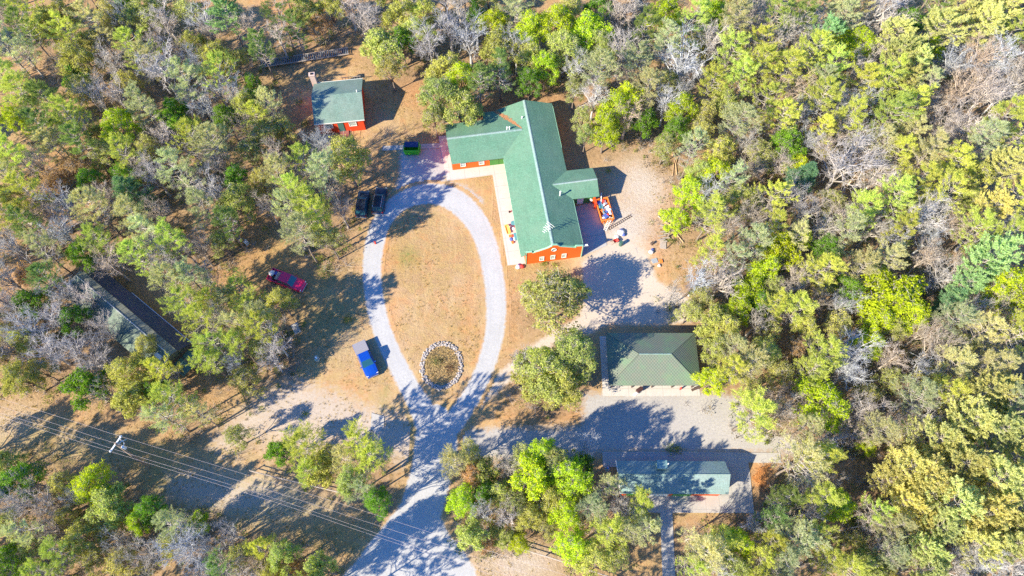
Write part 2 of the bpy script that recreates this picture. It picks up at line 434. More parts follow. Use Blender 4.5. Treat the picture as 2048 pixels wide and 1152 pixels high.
# one node group for the ground's own look, so that road verges run into it
def ground_group():
    g = bpy.data.node_groups.new('ground_look', 'ShaderNodeTree')
    itf = g.interface
    for nm in ('orange', 'litter', 'pale', 'green'): itf.new_socket(name=nm, in_out='INPUT', socket_type='NodeSocketFloat')
    itf.new_socket(name='Color', in_out='OUTPUT', socket_type='NodeSocketColor')
    itf.new_socket(name='Height', in_out='OUTPUT', socket_type='NodeSocketFloat')
    gi = g.nodes.new('NodeGroupInput'); go = g.nodes.new('NodeGroupOutput')
    p = wpos(g)
    n_big = noise(g, p, .09, 5, .65); n_mid = noise(g, p, .6, 6, .7); n_fine = noise(g, p, 4.5, 6, .8); n_f2 = noise(g, p, 1.8, 6, .75, .6)
    base = ramp(g, n_fine, [(.34, (.20, .12, .055)), (.46, (.36, .23, .115)), (.58, (.465, .315, .170)), (.70, (.62, .47, .30))])
    base = mix(g, ramp(g, n_mid, [(.40, (0, 0, 0)), (.58, (.9, .9, .9))]), base, ramp(g, n_f2, [(.3, (.33, .225, .09)), (.7, (.50, .355, .155))]))
    # pinkish bare soil patches
    base = mix(g, ramp(g, n_big, [(.48, (0, 0, 0)), (.66, (.75, .75, .75))]), base, ramp(g, n_fine, [(.3, (.40, .27, .155)), (.7, (.60, .44, .28))]))
    tus = noise(g, p, .28, 6, .75, 1.2)
    base = mix(g, ramp(g, tus, [(.50, (0, 0, 0)), (.62, (.55, .55, .55))]), base, ramp(g, n_f2, [(.3, (.42, .20, .085)), (.7, (.56, .31, .14))]))
    base = mix(g, ramp(g, noise(g, p, 1.1, 5, .8, .8), [(.60, (0, 0, 0)), (.72, (.6, .6, .6))]), base, (.20, .155, .06))
    sm = N(g, 'ShaderNodeMapping'); sm.inputs['Rotation'].default_value = (0, 0, .25); sm.inputs['Scale'].default_value = (1.5, .22, 1); L(g, p, sm.inputs[0])
    stk = noise(g, sm.outputs[0], .8, 4, .6)
    base = mix(g, ramp(g, stk, [(.50, (0, 0, 0)), (.70, (.28, .28, .28))]), base, (.60, .455, .26))
    wd = noise(g, p, .45, 6, .85, 1.5)
    base = mix(g, ramp(g, wd, [(.60, (0, 0, 0)), (.68, (.5, .5, .5))]), base, (.25, .20, .075))
    # orange leaf litter
    org = ramp(g, n_f2, [(.3, (.42, .15, .045)), (.55, (.58, .26, .085)), (.75, (.68, .40, .18))])
    fo = math_n(g, 'MULTIPLY', gi.outputs['orange'], math_n(g, 'MULTIPLY_ADD', n_mid, 2.2, -.35), clamp=True)
    base = mix(g, fo, base, org)
    # pale sand
    pale = ramp(g, n_fine, [(.3, (.34, .285, .23)), (.5, (.50, .44, .385)), (.72, (.63, .575, .525))])
    fp = math_n(g, 'MULTIPLY', gi.outputs['pale'], math_n(g, 'MULTIPLY_ADD', n_f2, 2.0, .1), clamp=True)
    base = mix(g, fp, base, pale)
    # green patches
    fg = math_n(g, 'MULTIPLY', gi.outputs['green'], math_n(g, 'MULTIPLY_ADD', n_f2, 3.2, -1.0), clamp=True)
    base = mix(g, fg, base, ramp(g, n_fine, [(.3, (.09, .13, .03)), (.7, (.26, .30, .08))]))
    # brown forest litter
    lit = ramp(g, n_f2, [(.28, (.14, .10, .06)), (.45, (.25, .165, .095)), (.6, (.36, .24, .145)), (.78, (.48, .35, .23))])
    fl = math_n(g, 'MULTIPLY', gi.outputs['litter'], math_n(g, 'MULTIPLY_ADD', n_mid, 1.6, .2), clamp=True)
    base = mix(g, fl, base, lit)
    L(g, base, go.inputs['Color'])
    L(g, math_n(g, 'ADD', n_fine, math_n(g, 'MULTIPLY', n_f2, 1.5)), go.inputs['Height'])
    return g
GG = ground_group()
def ground_nodes(nt):
    gn = nt.nodes.new('ShaderNodeGroup'); gn.node_tree = GG
    for nm in ('orange', 'litter', 'pale', 'green'):
        a = N(nt, 'ShaderNodeAttribute', attribute_name=nm); L(nt, a.outputs['Fac'], gn.inputs[nm])
    return gn
m, nt, out = new_mat('dry_grass_ground'); gn = ground_nodes(nt)
principled(nt, out, gn.outputs['Color'], .97, bump=gn.outputs['Height'], bstr=.55, bdist=.18)
M['ground'] = m
def m_road(name, lo, mid, hi, edge_w=.35, fine=3.5, tracks=False):
    m, nt, out = new_mat(name); gn = ground_nodes(nt)
    p = wpos(nt)
    e = N(nt, 'ShaderNodeAttribute', attribute_name='edge').outputs['Fac']
    nz = noise(nt, p, 1.6, 6, .7); nf = noise(nt, p, fine, 6, .85)
    big = noise(nt, p, .25, 4, .6)
    c = ramp(nt, nf, [(.28, lo), (.5, mid), (.72, hi)])
    c = mix(nt, ramp(nt, big, [(.35, (.0, .0, .0)), (.7, (.5, .5, .5))]), c, [x * .86 for x in mid])
    if tracks:                                                     # faint wheel tracks
        tr = math_n(nt, 'ABSOLUTE', math_n(nt, 'ADD', math_n(nt, 'ADD', e, .62), math_n(nt, 'MULTIPLY', math_n(nt, 'SUBTRACT', big, .5), 1.1)))
        tw = math_n(nt, 'MULTIPLY', math_n(nt, 'SUBTRACT', 1, math_n(nt, 'DIVIDE', tr, .34), clamp=True), math_n(nt, 'MULTIPLY_ADD', nz, 1.8, -.6, clamp=True))
        c = mix(nt, tw, c, [x * .80 for x in mid])
        c = mix(nt, ramp(nt, noise(nt, p, .7, 6, .8, 1.0), [(.5, (0, 0, 0)), (.66, (.5, .5, .5))]), c, [x * .80 for x in mid])
    edge = math_n(nt, 'ADD', e, math_n(nt, 'MULTIPLY', math_n(nt, 'SUBTRACT', nz, .5), 2.6 * edge_w))
    f = math_n(nt, 'MULTIPLY_ADD', edge, 1 / edge_w, .5, clamp=True)
    col = mix(nt, f, c, gn.outputs['Color'])
    principled(nt, out, col, .95, bump=nf, bstr=.35, bdist=.06)
    return m
M['gravel'] = m_road('grey_gravel', (.33, .335, .345), (.45, .457, .47), (.56, .565, .575), .36, tracks=True)
M['parkgravel'] = m_road('grey_parking_gravel', (.27, .27, .275), (.40, .40, .405), (.52, .52, .525), .9)
M['lotgravel'] = m_road('brown_grey_gravel', (.25, .24, .23), (.40, .385, .37), (.53, .51, .49), 1.2)
M['verge'] = m_road('pinkish_gravel_verge', (.31, .255, .205), (.46, .39, .33), (.59, .53, .47), 3.0)
M['sand'] = m_road('cream_sand', (.38, .32, .26), (.52, .45, .38), (.61, .54, .47), .7)
M['concrete'] = None
def m_concrete(name, joint=1.8, col=(.44, .43, .42)):
    m, nt, out = new_mat(name); co = coords(nt)
    n1 = noise(nt, co, .8, 5, .65); n2 = noise(nt, co, 6, 5, .7)
    c = mix(nt, n1, [x * .80 for x in col], [x * 1.12 for x in col])
    c = mix(nt, ramp(nt, n2, [(.35, (.3, .3, .3)), (.6, (0, 0, 0))]), c, [x * .7 for x in col])
    s = N(nt, 'ShaderNodeSeparateXYZ'); L(nt, co, s.inputs[0])
    j = None
    for k in (0, 1):
        fx = math_n(nt, 'FRACT', math_n(nt, 'DIVIDE', s.outputs[k], joint))
        t = math_n(nt, 'LESS_THAN', fx, .035)
        j = t if j is None else math_n(nt, 'MAXIMUM', j, t)
    c = mix(nt, math_n(nt, 'MULTIPLY', j, .4), c, [x * .45 for x in col])
    principled(nt, out, c, .9)
    return m
M['concrete'] = m_concrete('concrete_slabs')
M['concrete_warm'] = m_concrete('warm_concrete_slabs', 2.4, (.55, .525, .50))
M['apron'] = m_concrete('grey_concrete_apron', 3.2, (.44, .43, .43))
# ------------------------------------------------------------------ trees: species meshes
def np_mesh(name, V, Q, mats, mi=None, leafvar=None, smooth=False):
    me = bpy.data.meshes.new(name)
    V = np.asarray(V, np.float32); Q = np.asarray(Q, np.int32)
    me.vertices.add(len(V)); me.vertices.foreach_set('co', V.ravel())
    me.loops.add(Q.size); me.loops.foreach_set('vertex_index', Q.ravel())
    me.polygons.add(len(Q)); me.polygons.foreach_set('loop_start', (np.arange(len(Q)) * Q.shape[1]).astype(np.int32))
    for m in mats: me.materials.append(m)
    if mi is not None: me.polygons.foreach_set('material_index', mi.astype(np.int32))
    me.update(calc_edges=True)
    if leafvar is not None:
        a = me.attributes.new('leafvar', 'FLOAT_COLOR', 'POINT')
        a.data.foreach_set('color', leafvar.astype(np.float32).ravel())
    return me
def unit(a): return a / np.maximum(np.linalg.norm(a, axis=1, keepdims=True), 1e-9)
def leaf_quads(C, A, B):
    """quads centred at C with half axes A, B (kite-shaped)"""
    n = len(C)
    V = np.stack([C - A, C - B * .9 + A * .1, C + A, C + B * .9 + A * .1], 1).reshape(-1, 3)
    return V, np.arange(4 * n).reshape(-1, 4)
def twig_prisms(P0, P1, r0, r1):
    """three-sided tapering sticks, as quads"""
    n = len(P0); d = unit(P1 - P0)
    up = np.where(np.abs(d[:, 2:3]) < .9, np.array([[0, 0, 1.]]), np.array([[1., 0, 0]]))
    a = unit(np.cross(d, up)); b = np.cross(d, a)
    V = []
    for P, r in ((P0, r0), (P1, r1)):
        for k in range(3):
            t = 2 * math.pi * k / 3
            V.append(P + (a * math.cos(t) + b * math.sin(t)) * r[:, None])
    V = np.stack(V, 1).reshape(-1, 3)
    base = np.arange(n)[:, None] * 6
    Q = np.concatenate([base + np.array([[k, (k + 1) % 3, (k + 1) % 3 + 3, k + 3]]) for k in range(3)])
    return V, Q
def merge(parts):
    Vs, Qs, n = [], [], 0
    for V, Q in parts:
        Vs.append(V); Qs.append(Q + n); n += len(V)
    return np.concatenate(Vs), np.concatenate(Qs)
def lv(r, n, clump=None, spread=.5, dull=.06, mean=.5):
    v = np.clip(r.normal(mean, .16, n) + (0 if clump is None else clump), 0, 1)
    d = (r.random(n) < dull) * r.random(n)
    return np.c_[v, d, r.random(n), np.ones(n)]
def trunk_mesh(name, H, r0, top=.9, bend=.25, seed=0, mat=None, limbs=()):
    r = random.Random(seed); mb = MB()
    pts = []; x = y = 0
    for i in range(9):
        t = i / 8
        pts.append((x, y, H * top * t)); x += r.uniform(-bend, bend) * .4; y += r.uniform(-bend, bend) * .4
    mb.tube(pts, [r0 * (1.35 if i == 0 else 1 - .88 * i / 8) for i in range(9)], 7)
    for l in limbs: mb.tube(l[0], l[1], 5)
    me = bpy.data.meshes.new(name); me.from_pydata(mb.v, [], mb.f); me.update()
    for p in me.polygons: p.use_smooth = True
    me.materials.append(mat or M['bark'])
    return me, pts
def axis_at(pts, z):
    for (a, b) in zip(pts[:-1], pts[1:]):
        if a[2] <= z <= b[2] + 1e-6:
            t = (z - a[2]) / max(b[2] - a[2], 1e-6); return np.array(a) * (1 - t) + np.array(b) * t
    return np.array(pts[-1])

def pine(seed, H=11.0, R=3.0, crown0=.32, nb=46, tuft=19, nl=.13, nw=.019, top_w=.55, grey=.5, clump=1.0, up=.35):
    r = np.random.default_rng(seed)
    tm, pts = trunk_mesh('pine_trunk', H, .16, .97, .28, seed)
    tw0, tw1, tr0, tr1 = [], [], [], []; TC, TD, TG, TB = [], [], [], []
    lob = r.uniform(0, 6.28, 3); lobs = r.uniform(.08, .26, 3)
    for i in range(nb):
        t = (i + r.random() * .8) / nb
        z = H * (crown0 + (.98 - crown0) * t)
        az = i * 2.399 + r.normal(0, .35)
        prof = (1 - t) ** .75 * .55 + .45 * math.sin(math.pi * min(1, (1 - t) * 1.15 + .02)) if top_w < .5 else (1 - t ** 2.2) ** .6 * (.72 + .28 * math.sin(math.pi * t))
        prof *= 1 + sum(a * math.cos((k + 1) * az + p) for k, (a, p) in enumerate(zip(lobs, lob)))
        Lb = max(.25, R * prof * r.uniform(.72, 1.12))
        o = axis_at(pts, z); el = up * (.3 + .9 * t) + r.normal(0, .12)
        seg = 4; P = [o]
        d = np.array([math.cos(az) * math.cos(el), math.sin(az) * math.cos(el), math.sin(el)])
        for k in range(seg):
            d = d + np.array([r.normal(0, .12), r.normal(0, .12), .07]); d /= np.linalg.norm(d)
            P.append(P[-1] + d * Lb / seg)
        rb = .035 * (Lb / R) + .012
        for k in range(seg):
            tw0.append(P[k]); tw1.append(P[k + 1]); tr0.append(rb * (1 - k / seg * .8)); tr1.append(rb * (1 - (k + 1) / seg * .8))
        ns = int(5 + 5 * Lb / R * clump)
        for j in range(ns):
            s = .28 + .72 * (j + r.random()) / ns
            k = min(int(s * seg), seg - 1); q = P[k] + (P[k + 1] - P[k]) * (s * seg - k)
            dd = P[k + 1] - P[k]; dd = dd / np.linalg.norm(dd)
            side = np.cross(dd, [0, 0, 1]); side /= np.linalg.norm(side) + 1e-9
            sg = 1 if (j % 2) else -1
            sl = Lb * r.uniform(.16, .34) * (1.25 - .5 * s)
            sdv = dd * r.uniform(.5, 1.) + side * sg * r.uniform(.5, 1.1) + np.array([0, 0, r.uniform(-.05, .45)]); sdv /= np.linalg.norm(sdv)
            e = q + sdv * sl
            tw0.append(q); tw1.append(e); tr0.append(.014); tr1.append(.006)
            live = r.random() < min(1.0, (t * 1.1 + s * .9 - grey * .55))
            if live:
                for m_ in range(2 if sl < .5 else 3):
                    TC.append(q + sdv * sl * (.55 + .5 * m_ / 2)); TD.append(sdv * .5 + np.array([0, 0, .75])); TG.append(r.normal(0, .10) + .10 * (t - .5)); TB.append(sdv)
            else:
                for m_ in range(6):
                    a_ = q + sdv * sl * r.uniform(.2, 1); b_ = a_ + unit((sdv + r.normal(0, .7, 3))[None])[0] * r.uniform(.15, .4)
                    tw0.append(a_); tw1.append(b_); tr0.append(.015); tr1.append(.006)
        TC.append(P[-1]); TD.append(d + np.array([0, 0, .5])); TG.append(r.normal(.05, .1)); TB.append(d)
    TC = np.array(TC); TD = unit(np.array(TD)); TG = np.array(TG); TB = np.array(TB); n = len(TC)
    C0 = np.repeat(TC, tuft, 0); D0 = np.repeat(TD, tuft, 0); g = np.repeat(TG, tuft)
    dirs = unit(D0 * .9 + r.normal(0, .62, (n * tuft, 3)))
    ln = nl * r.uniform(.7, 1.25, (n * tuft, 1))
    cen = C0 + dirs * ln * .8 + np.repeat(TB, tuft, 0) * r.uniform(-.26, .22, (n * tuft, 1)) + r.normal(0, .045, (n * tuft, 3))
    side = unit(np.cross(dirs, r.normal(0, 1, (n * tuft, 3))))
    V1, Q1 = leaf_quads(cen, dirs * ln, side * nw * r.uniform(.8, 1.4, (n * tuft, 1)))
    V2, Q2 = twig_prisms(np.array(tw0), np.array(tw1), np.array(tr0), np.array(tr1))
    V, Q = merge([(V1, Q1), (V2, Q2)])
    vv = np.repeat(lv(r, n * tuft, g, dull=.05), 4, 0)
    vv = np.concatenate([vv, np.tile([[.5, 0, 0, 1]], (len(V2), 1))])
    mi = np.r_[np.zeros(len(Q1)), np.ones(len(Q2))]
    return tm, np_mesh('pine_crown', V, Q, [M['needle'], M['twig']], mi, vv), H, R

def leafy(seed, H=9.0, R=3.4, nblob=17, leaves=7800, size=.10, bare=.24, dull=.05, flat=.75, spread=.34):
    r = np.random.default_rng(seed)
    lobs = r.uniform(0, 6.28, 3)
    B = []
    for i in range(nblob):
        a = i * 2.399 + r.normal(0, .4); q = math.sqrt((i + .5) / nblob)
        rr = R * q * .80 * (1 + .16 * math.cos(2 * a + lobs[0]) + .12 * math.cos(3 * a + lobs[1]))
        z = H * .52 + (H * .36) * (1 - q ** 1.7) * r.uniform(.75, 1.15) + r.normal(0, .35)
        B.append((rr * math.cos(a), rr * math.sin(a), z, R * r.uniform(.22, .36)))
    limbs = []
    t0 = np.array([0, 0, H * .22])
    for b in B[::1]:
        m = np.array([b[0] * .38, b[1] * .38, H * .22 + (b[2] - H * .22) * .55]) + r.normal(0, .15, 3)
        limbs.append(([tuple(t0 + [0, 0, r.uniform(0, H * .15)]), tuple(m), (b[0], b[1], b[2])], [.085, .05, .02]))
    tm, pts = trunk_mesh('leafy_trunk', H, .20, .55, .2, seed, limbs=limbs)
    CC, NN, GG_ = [], [], []
    ncl = 34
    for b in B:
        d = unit(r.normal(0, 1, (ncl, 3)) + [0, 0, .35]); d[:, 2] *= flat
        rad = b[3] * r.uniform(.55, 1.12, (ncl, 1))
        keep = r.random(ncl) > bare
        CC.append((np.array(b[:3]) + d * rad)[keep]); NN.append(d[keep]); GG_.append((r.normal(0, .11, ncl) + .03)[keep])
    CC = np.concatenate(CC); NN = np.concatenate(NN); g = np.concatenate(GG_)
    per = max(4, leaves // len(CC)); n = len(CC) * per
    C = np.repeat(CC, per, 0) + r.normal(0, spread * .55, (n, 3)) * [1, 1, .8]
    nrm = unit(np.repeat(NN, per, 0) * .5 + [0, 0, .55] + r.normal(0, .55, (n, 3)))
    A = unit(np.cross(nrm, r.normal(0, 1, (n, 3)))); Bv = np.cross(nrm, A)
    sz = size * r.uniform(.65, 1.35, (n, 1))
    V1, Q1 = leaf_quads(C, A * sz, Bv * sz * .8)
    # twigs reaching through the leaves
    k = r.integers(0, len(CC), 700); b_i = r.integers(0, nblob, 700)
    P1 = CC[k] + r.normal(0, .2, (700, 3)); P0 = P1 - unit(NN[k] + r.normal(0, .4, (700, 3))) * r.uniform(.5, 1.1, (700, 1))
    V2, Q2 = twig_prisms(P0, P1, np.full(700, .016), np.full(700, .006))
    V, Q = merge([(V1, Q1), (V2, Q2)])
    vv = np.concatenate([np.repeat(lv(r, n, np.repeat(g, per), dull=dull), 4, 0), np.tile([[.5, 0, 0, 1]], (len(V2), 1))])
    return tm, np_mesh('leafy_crown', V, Q, [M['leaf'], M['twig']], np.r_[np.zeros(len(Q1)), np.ones(len(Q2))], vv), H, R

def bare(seed, H=9.5, R=3.2, n1=11, dense=1.0, thick=1.0):
    r = np.random.default_rng(seed)
    limbs = []; S0, S1, R0, R1 = [], [], [], []; tips = []
    for i in range(n1):
        a = i * 2.399 + r.normal(0, .3); z0 = H * r.uniform(.22, .6)
        q = r.uniform(.55, 1.)
        e = np.array([math.cos(a) * R * q * .62, math.sin(a) * R * q * .62, min(H * .9, z0 + H * (.22 + .28 * (1 - q)) + r.uniform(0, 1.))])
        m = np.array([e[0] * .4, e[1] * .4, z0 + (e[2] - z0) * .5]) + r.normal(0, .15, 3)
        limbs.append(([(0, 0, z0), tuple(m), tuple(e)], [.075 * thick, .05 * thick, .026 * thick]))
        tips += [(m, e - m, 1.5), (e, e - m, 1.8)]
    tm, pts = trunk_mesh('bare_trunk', H, .17 * thick, .9, .3, seed, mat=M['bare'], limbs=limbs)
    cur = [(np.array([pts[-1][0], pts[-1][1], pts[-1][2] * k]), np.array([r.normal(0, .4), r.normal(0, .4), 1.]), 1.3) for k in (.75, .85, .95)] + tips
    rad = .024 * thick
    for lev in range(4):
        nxt = []
        nk = [3, 4, 4, 3][lev] if lev < 3 else int(3 * dense)
        for p, d, l in cur:
            d = d / (np.linalg.norm(d) + 1e-9)
            for j in range(nk):
                v = d + r.normal(0, .55, 3) + np.array([0, 0, .12]); v /= np.linalg.norm(v)
                ll = l * r.uniform(.45, .85); e = p + v * ll
                S0.append(p); S1.append(e); R0.append(rad); R1.append(rad * .6)
                nxt.append((p + v * ll * r.uniform(.45, 1.), v, ll))
        cur = nxt; rad *= .62
        if len(cur) > 3600 * dense:
            idx = r.permutation(len(cur))[:int(3600 * dense)]; cur = [cur[i] for i in idx]
    V, Q = twig_prisms(np.array(S0), np.array(S1), np.maximum(np.array(R0), .0075 * thick), np.maximum(np.array(R1), .004 * thick))
    return tm, np_mesh('bare_crown', V, Q, [M['bare']]), H, R

def spruce(seed, H=11.0, R=2.2, nb=95, drop=-.15, tuft=14):
    return pine(seed, H, R, .08, nb, tuft, .13, .03, .4, .0, 1.35, drop)

SP = {}
SP['pine'] = [pine(101), pine(102, R=3.1, crown0=.28), pine(103, nb=40, grey=.8), pine(104, H=11.5, crown0=.40, top_w=.6, grey=.35), pine(105, R=2.8, nb=48, clump=1.1)]
SP['dense'] = [pine(111, H=12, R=3.6, nb=46, crown0=.45, tuft=22, nl=.12, nw=.036, grey=.15, clump=1.35, up=.5), pine(112, H=12, R=3.6, nb=44, crown0=.42, tuft=22, nl=.12, nw=.036, grey=.2, clump=1.3, up=.45)]
SP['leafy'] = [leafy(201), leafy(202, nblob=14, bare=.32), leafy(203, R=3.6, nblob=20, leaves=9000), leafy(204, H=8.5, nblob=15, size=.12)]
SP['thin'] = [leafy(211, leaves=6000, bare=.38, dull=.35, nblob=16), leafy(212, leaves=5500, bare=.42, dull=.3, nblob=18)]
SP['bare'] = [bare(301, thick=1.5, dense=.55), bare(302, n1=13, R=3.4, thick=1.35, dense=.6), bare(303, dense=.75, thick=1.2), bare(304, n1=9, thick=1.8, dense=.5)]
SP['spruce'] = [spruce(401), spruce(402, R=2.5, nb=80)]

# type: (species, looks, category, object name, base colour, colour jitter, crown centre height fraction)
TYPES = {
 'P': ('pine', 'yellow-green pine', 'pine_tree', (.60, .66, .17), .62),
 'G': ('pine', 'pale grey-green pine', 'pine_tree', (.60, .61, .38), .62),
 'D': ('pine', 'dark green pine', 'pine_tree', (.27, .38, .13), .62),
 'Y': ('dense', 'dense golden-olive pine', 'pine_tree', (.68, .68, .31), .68),
 'O': ('leafy', 'bright lime-green leafy tree', 'leafy_tree', (.50, .62, .04), .66),
 'L': ('leafy', 'olive-green leafy tree', 'leafy_tree', (.48, .52, .16), .66),
 'K': ('leafy', 'dark green leafy tree', 'leafy_tree', (.18, .35, .04), .66),
 'T': ('thin', 'sparse half-bare green tree', 'leafy_tree', (.52, .54, .18), .66),
 'R': ('thin', 'rusty brown-leaved tree', 'leafy_tree', (.58, .36, .19), .66),
 'B': ('bare', 'whitish leafless tree', 'bare_tree', (.53, .51, .51), .60),
 'E': ('bare', 'beige leafless tree', 'bare_tree', (.50, .43, .37), .60),
 'S': ('spruce', 'blue-green spruce', 'spruce_tree', (.22, .38, .22), .50),
 'W': ('dense', 'pale teal-green pine', 'pine_tree', (.42, .62, .32), .66),
}
